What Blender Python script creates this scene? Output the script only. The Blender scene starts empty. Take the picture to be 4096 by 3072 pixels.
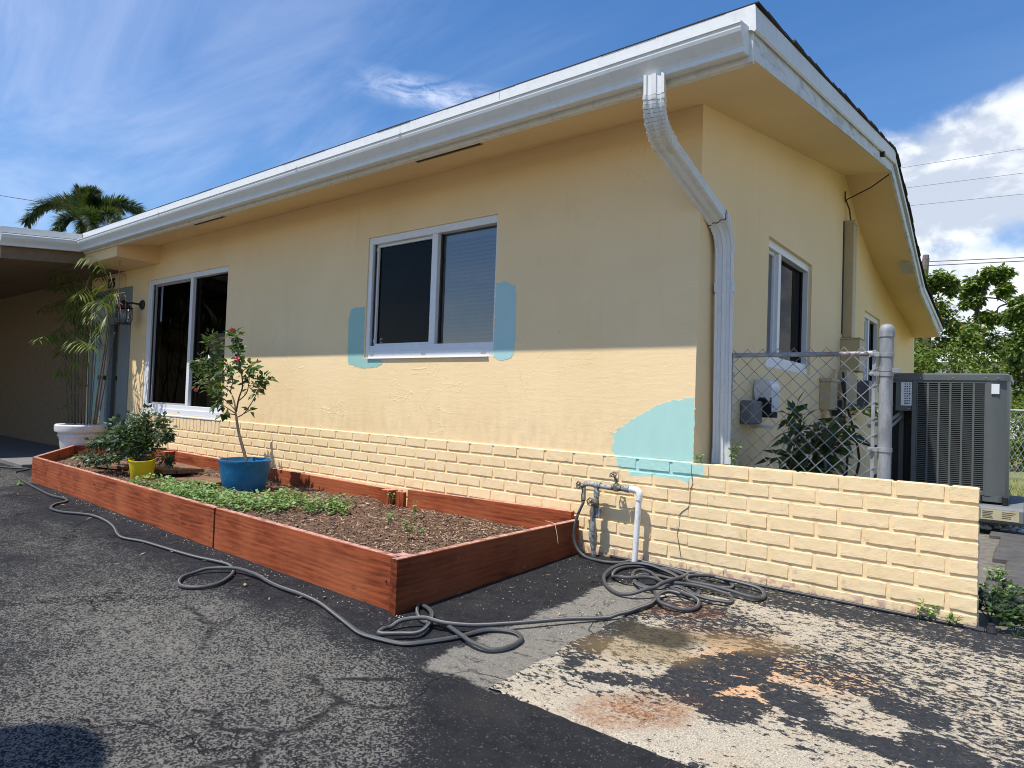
import bpy, math, random
import numpy as np
from mathutils import Vector, Matrix, noise
random.seed(7)
R = math.radians
sc = bpy.context.scene
# ------------------------------------------------------------------ camera
W_, H_, F_ = 4096., 3072., 2639.97
YAW, PIT, ROL = -0.670331, 0.0261407, 0.0359781
CAM = np.array([0.28530, -3.40052, 0.90641])
fw = np.array([math.sin(YAW)*math.cos(PIT), math.cos(YAW)*math.cos(PIT), math.sin(PIT)])
r0 = np.array([math.cos(YAW), -math.sin(YAW), 0.]); u0 = np.cross(r0, fw)
RT_ = math.cos(ROL)*r0 + math.sin(ROL)*u0; UP_ = -math.sin(ROL)*r0 + math.cos(ROL)*u0
cd = bpy.data.cameras.new('camera'); cam = bpy.data.objects.new('camera', cd)
sc.collection.objects.link(cam); sc.camera = cam
cd.sensor_width = 36; cd.lens = 36*F_/W_; cd.clip_start = .02; cd.clip_end = 3000
cam.matrix_world = Matrix(((RT_[0], UP_[0], -fw[0], CAM[0]), (RT_[1], UP_[1], -fw[1], CAM[1]), (RT_[2], UP_[2], -fw[2], CAM[2]), (0, 0, 0, 1)))
def ray(px, py): return fw + RT_*(px-W_/2)/F_ - UP_*(py-H_/2)/F_
def at(px, py, y):
    d = ray(px, py); return CAM + d*((y-CAM[1])/d[1])
def atd(px, py, depth): return CAM + ray(px, py)*depth
def gz(y): return .02 + .03*max(min(y, 0), -6)
def atg(px, py, dz=0):
    d = ray(px, py); n = np.array([0, -.03, 1.]); return CAM + d*((.02+dz-CAM@n)/(d@n))
# ------------------------------------------------------------------ node helpers
class NT:
    def __init__(s, tree): s.t = tree; s.n = tree.nodes; s.l = tree.links
    def new(s, ty, **k):
        a = s.n.new(ty)
        for x, v in k.items(): setattr(a, x, v)
        return a
    def put(s, sock, v):
        if v is None: return
        if hasattr(v, 'is_output'): s.l.new(v, sock)
        elif isinstance(v, (tuple, list)):
            v = tuple(v)
            if sock.type == 'RGBA' and len(v) == 3: v += (1,)
            sock.default_value = v
        else: sock.default_value = v
    def pos(s): return s.new('ShaderNodeNewGeometry').outputs['Position']
    def objc(s): return s.new('ShaderNodeTexCoord').outputs['Object']
    def mapv(s, v, scale=(1, 1, 1), loc=(0, 0, 0), rot=(0, 0, 0)):
        m = s.new('ShaderNodeMapping'); s.put(m.inputs['Vector'], v)
        m.inputs['Scale'].default_value = scale; m.inputs['Location'].default_value = loc; m.inputs['Rotation'].default_value = rot
        return m.outputs[0]
    def noise(s, v, scale, detail=4, rough=.55, dist=0, out=0):
        m = s.new('ShaderNodeTexNoise'); s.put(m.inputs['Vector'], v)
        m.inputs['Scale'].default_value = scale; m.inputs['Detail'].default_value = detail
        m.inputs['Roughness'].default_value = rough; m.inputs['Distortion'].default_value = dist
        return m.outputs[out]
    def voro(s, v, scale, feature='F1', out='Distance', rnd=1):
        m = s.new('ShaderNodeTexVoronoi', feature=feature); s.put(m.inputs['Vector'], v); m.inputs['Scale'].default_value = scale
        m.inputs['Randomness'].default_value = rnd
        return m.outputs[out]
    def wave(s, v, scale, dist=5, detail=2, dscale=1, d='X'):
        m = s.new('ShaderNodeTexWave', bands_direction=d); s.put(m.inputs['Vector'], v)
        m.inputs['Scale'].default_value = scale; m.inputs['Distortion'].default_value = dist
        m.inputs['Detail'].default_value = detail; m.inputs['Detail Scale'].default_value = dscale
        return m.outputs['Fac']
    def ramp(s, f, stops, interp='LINEAR'):
        m = s.new('ShaderNodeValToRGB'); s.put(m.inputs[0], f); cr = m.color_ramp; cr.interpolation = interp
        while len(cr.elements) < len(stops): cr.elements.new(.5)
        for e, (p, c) in zip(cr.elements, stops):
            e.position = p; e.color = (c, c, c, 1) if isinstance(c, (int, float)) else tuple(c)+(1,)
        return m.outputs[0]
    def mr(s, f, a, b, c=0., d=1., smooth=False):
        m = s.new('ShaderNodeMapRange'); s.put(m.inputs[0], f)
        if smooth: m.interpolation_type = 'SMOOTHSTEP'
        for i, v in enumerate((a, b, c, d)): s.put(m.inputs[i+1], v)
        return m.outputs[0]
    def m(s, op, a, b=None, c=None):
        m = s.new('ShaderNodeMath', operation=op); s.put(m.inputs[0], a); s.put(m.inputs[1], b)
        if c is not None: s.put(m.inputs[2], c)
        return m.outputs[0]
    def mix(s, f, a, b, blend='MIX'):
        m = s.new('ShaderNodeMix', data_type='RGBA', blend_type=blend); s.put(m.inputs[0], f)
        s.put(m.inputs[6], a); s.put(m.inputs[7], b); return m.outputs[2]
    def sep(s, v):
        m = s.new('ShaderNodeSeparateXYZ'); s.put(m.inputs[0], v); return m.outputs
    def attr(s, name): return s.new('ShaderNodeAttribute', attribute_name=name).outputs['Fac']
    def bump(s, h, strength=.5, dist=.01, normal=None):
        m = s.new('ShaderNodeBump'); s.put(m.inputs['Height'], h); m.inputs['Strength'].default_value = strength
        m.inputs['Distance'].default_value = dist
        if normal is not None: s.put(m.inputs['Normal'], normal)
        return m.outputs[0]
MAT = {}
def material(name, fn):
    mt = bpy.data.materials.new(name); mt.use_nodes = True; nt = NT(mt.node_tree)
    b = nt.n['Principled BSDF']
    def setp(**k):
        al = dict(col='Base Color', rough='Roughness', metal='Metallic', nrm='Normal', spec='Specular IOR Level', trans='Transmission Weight', ior='IOR', alpha='Alpha', coat='Coat Weight', subs='Subsurface Weight', sheen='Sheen Weight')
        for q, v in k.items(): nt.put(b.inputs[al[q]], v)
    fn(nt, setp); MAT[name] = mt; return mt
# ------------------------------------------------------------------ world
SUNV = Vector((-.115, -.374, .845)).normalized()
EL = math.asin(SUNV.z); AZ = math.atan2(SUNV.x, SUNV.y)
wd = bpy.data.worlds.new('World'); sc.world = wd; wd.use_nodes = True
w = NT(wd.node_tree); bg = w.n['Background']
sky = w.new('ShaderNodeTexSky', sky_type='NISHITA'); sky.sun_disc = False
sky.sun_elevation = EL; sky.sun_rotation = AZ; sky.air_density = 1.15; sky.dust_density = .25; sky.ozone_density = 2.6
dirv = w.new('ShaderNodeTexCoord').outputs['Generated']
sx, sy, sz = w.sep(dirv)
zz = w.m('ADD', w.m('MAXIMUM', sz, 0), .12)
cmb = w.new('ShaderNodeCombineXYZ'); w.put(cmb.inputs[0], w.m('DIVIDE', sx, zz)); w.put(cmb.inputs[1], w.m('DIVIDE', sy, zz))
pl = cmb.outputs[0]
c1 = w.noise(w.mapv(pl, (.55, 1.6, 1), rot=(0, 0, R(28))), 1.3, 7, .62, .7)
c2 = w.noise(w.mapv(pl, (.5, .5, 1), loc=(3.1, 1.7, 0)), .9, 3, .5)
cir = w.m('MULTIPLY', w.mr(c1, .40, .80, 0, 1, True), w.mr(c2, .34, .62, .15, 1, True))
az = w.m('ARCTAN2', sx, sy)
cirm = w.m('MULTIPLY', cir, w.mr(az, -1.45, -.45, .50, .08, True))
# streak over the eave
dv = Vector(ray(1750, 385)).normalized()
dd = w.new('ShaderNodeVectorMath', operation='DOT_PRODUCT'); w.put(dd.inputs[0], dirv); dd.inputs[1].default_value = dv
nrmv = w.new('ShaderNodeVectorMath', operation='NORMALIZE'); w.put(nrmv.inputs[0], dirv); w.put(dd.inputs[0], nrmv.outputs[0])
el = w.m('ARCSINE', sz)
adz = w.m('ABSOLUTE', w.m('SUBTRACT', el, w.m('ADD', w.m('MULTIPLY', w.m('ADD', az, .80), -.06), .432)))
strk = w.m('MULTIPLY', w.mr(adz, .0, .03, 1, 0, True), w.mr(w.m('ABSOLUTE', w.m('ADD', az, .80)), .02, .16, 1, 0, True))
strk = w.m('MULTIPLY', strk, w.mr(w.noise(w.mapv(dirv, (1, 1, 3), rot=(0, 0, 0)), 22, 6, .65, .5), .36, .68, 0, .8))
cirt = w.m('MINIMUM', w.m('ADD', cirm, strk), 1.)
# cumulus to the right
n1 = w.noise(w.mapv(dirv, (1, 1, 1.5), loc=(.35, 0, .12)), 7.5, 9, .56, .25)
n2 = w.noise(w.mapv(dirv, (1, 1, 1.5), loc=(.37, .02, .15)), 7.5, 9, .56, .25)
top = w.m('ADD', w.mr(az, -.24, .0, .385, .425, True), 0.0)
cov = w.m('MULTIPLY', w.mr(w.m('SUBTRACT', el, top), -.09, .03, .34, -.34, True), 1.)
azm = w.mr(w.m('ABSOLUTE', w.m('SUBTRACT', az, .35)), .56, .72, 0, -.6, True)
den = w.m('ADD', w.m('ADD', n1, cov), azm)
gap = w.m('MULTIPLY', w.mr(w.m('ABSOLUTE', w.m('SUBTRACT', el, .212)), .0, .03, -.22, 0, True), 1.)
den = w.m('ADD', den, gap)
cum = w.mr(den, .47, .80, 0, 1, True)
shade = w.mr(w.m('SUBTRACT', n1, n2), -.06, .07, 0, 1, True)
ccol = w.mix(w.m('MULTIPLY', shade, w.mr(den, .56, .9, 1, .75)), (4.3, 4.75, 5.5), (7.3, 7.45, 7.6))
hs = w.new('ShaderNodeHueSaturation'); hs.inputs['Saturation'].default_value = 1.30; hs.inputs['Value'].default_value = .97; w.put(hs.inputs['Color'], sky.outputs[0])
skc = w.mix(1., hs.outputs[0], (1.12, .985, 1.05), 'MULTIPLY')
col = w.mix(cirt, skc, (6.1, 6.6, 8.1))
col = w.mix(w.m('MULTIPLY', cum, .92), col, ccol)
w.put(bg.inputs[0], col); bg.inputs[1].default_value = .12
# ------------------------------------------------------------------ sun
sl = bpy.data.lights.new('sun', 'SUN'); sl.energy = 4.4; sl.angle = R(.5); sl.color = (1, .955, .88)
so = bpy.data.objects.new('sun', sl); sc.collection.objects.link(so)
so.rotation_euler = (-SUNV).to_track_quat('-Z', 'Y').to_euler(); so.location = (-6, -10, 20)
sc.view_settings.view_transform = 'Standard'; sc.view_settings.look = 'None'; sc.view_settings.exposure = .40
sc.cycles.filter_width = 1.0; sc.view_settings.gamma = 1; sc.view_settings.use_curve_mapping = False
# ------------------------------------------------------------------ mesh builder
EACH = {'seal', 'box', 'valve', 'clamp', 'label', 'screw', 'foot', 'weep_cover', 'vent_rim', 'conduit', 'corner_post', 'post', 'coil', 'eave_cable', 'blind', 'bud', 'yellow_leaf', 'sash', 'seam', 'refrigerant_pipe', 'fascia_knot', 'tension_bar', 'fittings'}
class MB:
    def __init__(s): s.v = []; s.f = []; s.rnd = []; s.va = {}
    def add(s, vs, fs, r=None):
        o = len(s.v); s.v += [tuple(p) for p in vs]; s.f += [tuple(i+o for i in q) for q in fs]
        if r is None: r = random.random()
        s.rnd += [r]*len(fs)
    def quad(s, a, b, c, d): s.add([a, b, c, d], [(0, 1, 2, 3)])
    def poly(s, pts): s.add(pts, [tuple(range(len(pts)))])
    def box(s, x0, x1, y0, y1, z0, z1, M=None):
        vs = [(x, y, z) for x in (x0, x1) for y in (y0, y1) for z in (z0, z1)]
        if M: vs = [M(*p) for p in vs]
        s.add(vs, [(0, 1, 3, 2), (4, 6, 7, 5), (0, 4, 5, 1), (2, 3, 7, 6), (0, 2, 6, 4), (1, 5, 7, 3)])
    def cbox(s, x0, x1, y0, y1, z0, z1, c=.003, M=None):
        # box with chamfered edges
        vs = []; X = (x0, x1); Y = (y0, y1); Z = (z0, z1)
        idx = {}
        for i in (0, 1):
            for j in (0, 1):
                for k in (0, 1):
                    sx_, sy_, sz_ = (c if i == 0 else -c), (c if j == 0 else -c), (c if k == 0 else -c)
                    idx[i, j, k, 0] = len(vs); vs.append((X[i], Y[j]+sy_, Z[k]+sz_))
                    idx[i, j, k, 1] = len(vs); vs.append((X[i]+sx_, Y[j], Z[k]+sz_))
                    idx[i, j, k, 2] = len(vs); vs.append((X[i]+sx_, Y[j]+sy_, Z[k]))
        fs = []
        for i in (0, 1): fs.append(tuple(idx[i, j, k, 0] for j, k in ((0, 0), (0, 1), (1, 1), (1, 0))))
        for j in (0, 1): fs.append(tuple(idx[i, j, k, 1] for i, k in ((0, 0), (1, 0), (1, 1), (0, 1))))
        for k in (0, 1): fs.append(tuple(idx[i, j, k, 2] for i, j in ((0, 0), (0, 1), (1, 1), (1, 0))))
        for j in (0, 1):
            for k in (0, 1): fs.append((idx[0, j, k, 1], idx[1, j, k, 1], idx[1, j, k, 2], idx[0, j, k, 2]))
        for i in (0, 1):
            for k in (0, 1): fs.append((idx[i, 0, k, 0], idx[i, 1, k, 0], idx[i, 1, k, 2], idx[i, 0, k, 2]))
        for i in (0, 1):
            for j in (0, 1): fs.append((idx[i, j, 0, 0], idx[i, j, 1, 0], idx[i, j, 1, 1], idx[i, j, 0, 1]))
        for i in (0, 1):
            for j in (0, 1):
                for k in (0, 1): fs.append((idx[i, j, k, 0], idx[i, j, k, 1], idx[i, j, k, 2]))
        if M: vs = [M(*p) for p in vs]
        s.add(vs, fs)
    def tube(s, pts, r, n=8, cap=True, flat=1.):
        pts = [Vector(p) for p in pts]; rs = r if isinstance(r, (list, tuple)) else [r]*len(pts)
        up = None; vs = []
        for i, p in enumerate(pts):
            t = (pts[min(i+1, len(pts)-1)]-pts[max(i-1, 0)])
            if t.length < 1e-9: t = Vector((0, 0, 1))
            t.normalize()
            if up is None:
                up = Vector((0, 0, 1)) if abs(t.z) < .9 else Vector((1, 0, 0))
            a = t.cross(up)
            if a.length < 1e-6: a = t.orthogonal()
            a.normalize(); b = a.cross(t).normalized(); up = b
            for k in range(n):
                q = 2*math.pi*k/n; vs.append(p+a*math.cos(q)*rs[i]+b*math.sin(q)*rs[i]*flat)
        fs = [(i*n+k, i*n+(k+1) % n, (i+1)*n+(k+1) % n, (i+1)*n+k) for i in range(len(pts)-1) for k in range(n)]
        if cap: fs += [tuple(range(n-1, -1, -1)), tuple((len(pts)-1)*n+k for k in range(n))]
        s.add(vs, fs)
    def lathe(s, prof, c, n=24, ax='z', tilt=None):
        vs = []; c = Vector(c)
        for r_, h in prof:
            for k in range(n):
                q = 2*math.pi*k/n
                p = Vector((r_*math.cos(q), r_*math.sin(q), h))
                if ax == 'y': p = Vector((p.x, -p.z, p.y))
                if ax == 'x': p = Vector((p.z, p.x, p.y))
                if tilt: p = tilt @ p
                vs.append(c+p)
        m = len(prof)
        s.add(vs, [(i*n+k, i*n+(k+1) % n, (i+1)*n+(k+1) % n, (i+1)*n+k) for i in range(m-1) for k in range(n)])
    def extr(s, prof, P0, P1, cap=True):
        # profile list of vectors at start and end
        n = len(prof); a = [Vector(P0)+Vector(p) for p in prof]; b = [Vector(P1)+Vector(p) for p in prof]
        fs = [(i, (i+1) % n, n+(i+1) % n, n+i) for i in range(n)]
        if cap: fs += [tuple(range(n-1, -1, -1)), tuple(range(n, 2*n))]
        s.add(a+b, fs)
    def leaf(s, p, d, nrm, L, Wd, fold=.15, droop=.1):
        p = Vector(p); d = Vector(d).normalized(); sd = d.cross(Vector(nrm))
        if sd.length < 1e-4: sd = d.orthogonal()
        sd.normalize(); n = sd.cross(d)
        m = p+d*L*.45; t = p+d*L-n*L*droop
        s.add([p, m+sd*Wd*.5+n*Wd*fold, t, m-sd*Wd*.5+n*Wd*fold, m], [(0, 1, 2, 4), (0, 4, 2, 3)])
    def split(s):
        par = list(range(len(s.v)))
        def fd(i):
            while par[i] != i: par[i] = par[par[i]]; i = par[i]
            return i
        for q in s.f:
            a = fd(q[0])
            for i in q[1:]: par[fd(i)] = a
        comp = {}
        for k, q in enumerate(s.f): comp.setdefault(fd(q[0]), []).append(k)
        V_ = np.array(s.v); cl = []
        for fs in comp.values():
            ids = sorted({i for k in fs for i in s.f[k]}); cl.append([fs, V_[ids].min(0)-.0012, V_[ids].max(0)+.0012])
        ch = True
        while ch:
            ch = False
            for i in range(len(cl)):
                for j in range(i+1, len(cl)):
                    if (cl[i][1] <= cl[j][2]).all() and (cl[j][1] <= cl[i][2]).all():
                        cl[i] = [cl[i][0]+cl[j][0], np.minimum(cl[i][1], cl[j][1]), np.maximum(cl[i][2], cl[j][2])]; del cl[j]; ch = True; break
                if ch: break
        out = []
        for fs, _, _ in cl:
            ids = sorted({i for k in fs for i in s.f[k]}); mp = {a: b for b, a in enumerate(ids)}; m_ = MB()
            m_.v = [s.v[i] for i in ids]; m_.f = [tuple(mp[i] for i in s.f[k]) for k in fs]; m_.rnd = [s.rnd[k] for k in fs]
            m_.va = {kk: [vv[i] for i in ids] for kk, vv in s.va.items()}; out.append(m_)
        return out
    def build(s, name, mat, parent=None, smooth=False, sharp=None):
        if name in EACH and parent is not None and len(s.f) < 20000:
            return [m_.build1(name, mat, parent, smooth, sharp) for m_ in s.split()][0]
        return s.build1(name, mat, parent, smooth, sharp)
    def build1(s, name, mat, parent=None, smooth=False, sharp=None):
        if not s.v: raise Exception('empty '+name)
        a = np.array(s.v, dtype=float); mn, mx = a.min(0), a.max(0)
        c = np.array([(mn[0]+mx[0])/2, (mn[1]+mx[1])/2, mn[2]])
        me = bpy.data.meshes.new(name); me.from_pydata((a-c).tolist(), [], s.f)
        at_ = me.attributes.new('rnd', 'FLOAT', 'FACE'); at_.data.foreach_set('value', np.array(s.rnd, dtype=np.float32))
        for k, vals in s.va.items():
            q = me.attributes.new(k, 'FLOAT', 'POINT'); q.data.foreach_set('value', np.array(vals, dtype=np.float32))
        me.materials.append(MAT[mat]); me.update()
        if smooth:
            me.polygons.foreach_set('use_smooth', [True]*len(me.polygons))
            if sharp: me.set_sharp_from_angle(angle=R(sharp))
        o = bpy.data.objects.new(name, me); sc.collection.objects.link(o)
        if parent is not None:
            o.parent = parent
            base = Vector((0, 0, 0)); q = parent
            while q is not None: base += q.location; q = q.parent
            o.location = Vector(c)-base
        else: o.location = c
        return o
def tag(o, label, cat, group=None, kind=None):
    if label: o['label'] = label
    if cat: o['category'] = cat
    if group: o['group'] = group
    if kind: o['kind'] = kind
    return o
def struct(o): o['kind'] = 'structure'; return o
def thing(name, label, cat, loc, group=None):
    e = bpy.data.objects.new(name, None); sc.collection.objects.link(e); e.location = loc; e.empty_display_size = .1
    return tag(e, label, cat, group)
def rnd(a, b): return random.uniform(a, b)
def sm(a, b, x):
    t = min(max((x-a)/(b-a), 0), 1); return t*t*(3-2*t)
def nz(x, y, z=0, o=4): return noise.fractal(Vector((x, y, z)), 1., 2., o)   # about -1..1
# ------------------------------------------------------------------ materials
YEL = (.88, .670, .380)
def stucco(nt, p):
    P = nt.pos()
    big = nt.noise(P, 1.2, 3); fine = nt.noise(P, 260, 3, .6); tro = nt.noise(nt.mapv(P, (3, 3, 16)), 2.2, 5, .6, .6)
    lum = nt.noise(nt.mapv(P, (60, 60, 60)), 1, 3)
    c = nt.mix(nt.mr(big, .3, .7), (YEL[0]*.95, YEL[1]*.93, YEL[2]*.9), (YEL[0]*1.02, YEL[1]*1.02, YEL[2]*1.04))
    spot = nt.mr(nt.voro(P, 3.1), .0, .022, 1, 0)
    c = nt.mix(nt.m('MULTIPLY', spot, .6), c, (.22, .15, .08))
    str_ = nt.mr(nt.noise(nt.mapv(P, (9, 9, 1.1)), 1, 4), .60, .75, 0, .09)
    c = nt.mix(str_, c, (.50, .38, .2))
    X_, Y_, Z_ = nt.sep(P)
    sp2 = nt.m('MULTIPLY', nt.mr(Z_, .62, 1.05, 1, 0, True), nt.mr(nt.noise(nt.mapv(P, (2, 2, 1)), 7, 6, .7), .42, .62, 0, .35))
    c = nt.mix(sp2, c, (.60, .43, .24))
    ck = nt.m('MULTIPLY', nt.mr(nt.m('ABSOLUTE', nt.m('SUBTRACT', nt.noise(P, 1.3, 7, .6, .7), .46)), 0, .0022, 1, 0), nt.mr(nt.noise(P, 1.1, 2, .5), .52, .58))
    c = nt.mix(nt.m('MULTIPLY', ck, .22), c, (.30, .21, .11))
    drp = nt.m('MULTIPLY', nt.mr(nt.noise(nt.mapv(P, (26, 26, .8)), 1, 3), .62, .74, 0, .09), nt.mr(nt.noise(P, .9, 2), .45, .6))
    c = nt.mix(drp, c, (.42, .31, .18))
    h = nt.m('ADD', nt.m('MULTIPLY', tro, .6), nt.m('ADD', nt.m('MULTIPLY', fine, .16), nt.m('MULTIPLY', lum, .22)))
    ridge = nt.mr(nt.m('ABSOLUTE', nt.m('SUBTRACT', nt.noise(nt.mapv(P, (1, 1, 2.2)), 2.6, 4, .5, .8), .5)), 0, .012, 1, 0)
    h = nt.m('ADD', h, nt.m('MULTIPLY', ridge, nt.mr(nt.noise(P, 1.7, 2), .46, .6, 0, .6)))
    p(col=c, rough=.72, nrm=nt.bump(h, .33, .006), spec=.35)
material('stucco', stucco)
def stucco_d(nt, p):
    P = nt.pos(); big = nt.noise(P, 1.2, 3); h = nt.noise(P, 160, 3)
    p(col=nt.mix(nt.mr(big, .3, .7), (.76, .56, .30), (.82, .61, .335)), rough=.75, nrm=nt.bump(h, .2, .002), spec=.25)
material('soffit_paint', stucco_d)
def brickm(nt, p):
    P = nt.pos(); x, y, z = nt.sep(P)
    te = nt.attr('teal'); rn = nt.attr('rnd')
    big = nt.noise(P, 9, 4); fine = nt.noise(P, 120, 4, .65)
    c = nt.mix(nt.mr(big, .3, .7), (YEL[0]*.93, YEL[1]*.90, YEL[2]*.86), (YEL[0]*1.03, YEL[1]*1.04, YEL[2]*1.08))
    c = nt.mix(nt.mr(rn, 0, 1, 0, .18), c, (.86, .70, .44))
    c = nt.mix(te, c, (.42, .69, .61))
    pe = nt.m('MULTIPLY', nt.mr(z, .04, .10, 1, 0, True), nt.mr(nt.noise(P, 22, 5, .65), .47, .60, 0, 1, True))
    c = nt.mix(pe, c, nt.mix(nt.noise(P, 60, 3), (.42, .20, .16), (.62, .45, .38)))
    dk = nt.m('MULTIPLY', nt.mr(z, .015, .05, 1, 0, True), nt.mr(nt.noise(P, 30, 4), .4, .6))
    c = nt.mix(nt.m('MULTIPLY', dk, .8), c, (.06, .055, .05))
    dirt = nt.m('MULTIPLY', nt.mr(nt.noise(P, 14, 6, .7), .58, .70, 0, 1, True), .5)
    c = nt.mix(dirt, c, (.40, .30, .17))
    h = nt.m('ADD', nt.m('MULTIPLY', nt.noise(nt.mapv(P, (1, 1, 2.2)), 80, 5, .68, 1.2), 1.), nt.m('MULTIPLY', fine, .3))
    p(col=c, rough=.6, nrm=nt.bump(h, .45, .0045), spec=.4)
material('painted_brick', brickm)
def paintf(c0, rough=.5):
    def f(nt, p):
        P = nt.pos(); h = nt.noise(P, 180, 3, .6); b = nt.noise(nt.mapv(P, (1, 1, .4)), 14, 4)
        p(col=nt.mix(nt.mr(b, .35, .65), tuple(a*.96 for a in c0), c0), rough=rough, nrm=nt.bump(nt.m('ADD', h, nt.m('MULTIPLY', b, 2)), .2, .003), spec=.4)
    return f
material('teal_paint', paintf((.42, .68, .60))); material('blue_paint', paintf((.40, .62, .61)))
material('teal_paint_dark', paintf((.31, .54, .48)))
def whitef(c0=(.80, .81, .80), dirt=.15, rough=.38, sc_=20):
    def f(nt, p):
        P = nt.pos(); d = nt.mr(nt.noise(nt.mapv(P, (1, 1, 1)), sc_, 6, .7), .48, .75, 0, dirt)
        d2 = nt.mr(nt.noise(nt.mapv(P, (3, 3, .5)), 9, 4, .6), .55, .8, 0, dirt)
        p(col=nt.mix(nt.m('ADD', d, d2), c0, (.33, .31, .27)), rough=rough, spec=.45, nrm=nt.bump(nt.noise(P, 90, 2), .06, .002))
    return f
material('white_metal', whitef((.70, .71, .70), .2, .5)); material('white_vinyl', whitef((.74, .75, .76), .10, .4))
material('gutter_white', whitef((.74, .745, .72), .16, .5, 12))
material('white_wood', whitef((.78, .77, .75), .4, .6, 16))
def rake(nt, p):
    P = nt.pos(); n = nt.noise(nt.mapv(P, (1, .6, 3)), 9, 7, .68, .4)
    c = nt.mix(nt.mr(n, .44, .74, 0, .8, True), (.66, .68, .70), (.27, .27, .25))
    c = nt.mix(nt.mr(nt.noise(P, 60, 4), .62, .74, 0, .5), c, (.16, .15, .13))
    p(col=c, rough=.7, nrm=nt.bump(n, .3, .006))
material('weathered_fascia', rake)
def shing(nt, p):
    P = nt.pos(); n = nt.noise(P, 300, 3, .7); q = nt.attr('rnd')
    p(col=nt.mix(n, (.028, .024, .022), nt.mix(q, (.07, .06, .055), (.12, .10, .09))), rough=.95, nrm=nt.bump(n, .6, .004), spec=.2)
material('shingle', shing)
def wood(axis, dark=1.):
    def f(nt, p):
        P = nt.pos()
        s = {'x': (.5, 5, 5), 'y': (5, .5, 5), 'z': (5, 5, .5)}[axis]
        v = nt.mapv(P, s)
        g = nt.noise(v, 5.5, 7, .68, 1.4); g2 = nt.wave(v, 2.2, 9, 3, .8, 'Z' if axis != 'z' else 'X')
        big = nt.noise(P, 2.3, 3)
        kd = nt.voro(nt.mapv(P, {'x': (3.0, 0, 5.2), 'y': (0, 3.0, 5.2), 'z': (5, 5, 2.4)}[axis], loc=(.37, .11, .23)), 1., rnd=.95)
        kn = nt.mr(nt.m('ADD', kd, nt.m('MULTIPLY', nt.noise(P, 40, 3), .06)), .085, .135, 1, 0, True)
        g = nt.m('ADD', nt.m('MULTIPLY', nt.m('SINE', nt.m('MULTIPLY', kd, 150.)), nt.mr(kd, .10, .26, .10, 0)), g)
        knm = nt.mr(nt.noise(P, 2.3, 1), .42, .48, 0, 1)
        kn = nt.m('MULTIPLY', kn, knm)
        a, b, c_ = (.34, .080, .028), (.13, .028, .012), (.42, .125, .050)
        c = nt.mix(nt.mr(g, .34, .56), tuple(x*dark for x in b), tuple(x*dark for x in a))
        c = nt.mix(nt.mr(g2, .3, .8, 0, .32), c, tuple(x*.62*dark for x in b))
        c = nt.mix(nt.mr(big, .40, .62, 0, .6), c, tuple(x*dark for x in c_))
        c = nt.mix(nt.m('MULTIPLY', kn, .85), c, nt.mix(nt.mr(kd, .02, .10), (.30, .13, .06), (.055, .018, .010)))
        scuff = nt.mr(nt.noise(nt.mapv(P, (3, 3, 1.2)), 11, 6, .7, 1.), .66, .74, 0, .55)
        c = nt.mix(nt.m('MULTIPLY', scuff, .8), c, (.55, .34, .26))
        x, y, z = nt.sep(P)
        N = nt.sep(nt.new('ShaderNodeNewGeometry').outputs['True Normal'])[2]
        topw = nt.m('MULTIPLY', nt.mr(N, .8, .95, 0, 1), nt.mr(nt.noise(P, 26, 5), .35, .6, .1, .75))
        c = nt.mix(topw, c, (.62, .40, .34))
        p(col=c, rough=.66, nrm=nt.bump(nt.m('ADD', g, nt.m('MULTIPLY', g2, .25)), .45, .004), spec=.18)
    return f
material('wood_x', wood('x')); material('wood_y', wood('y')); material('wood_z', wood('z')); material('wood_y_shade', wood('y', .62))  # last one is the same wood darkened for the shade on the end board
def oldwood(nt, p):
    P = nt.pos(); g = nt.noise(nt.mapv(P, (1.2, 14, 14), rot=(0, 0, R(-25))), 6, 6, .7, .6)
    p(col=nt.mix(nt.mr(g, .3, .65), (.07, .038, .022), (.28, .15, .085)), rough=.85, nrm=nt.bump(g, .6, .008))
material('old_wood', oldwood)
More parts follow.
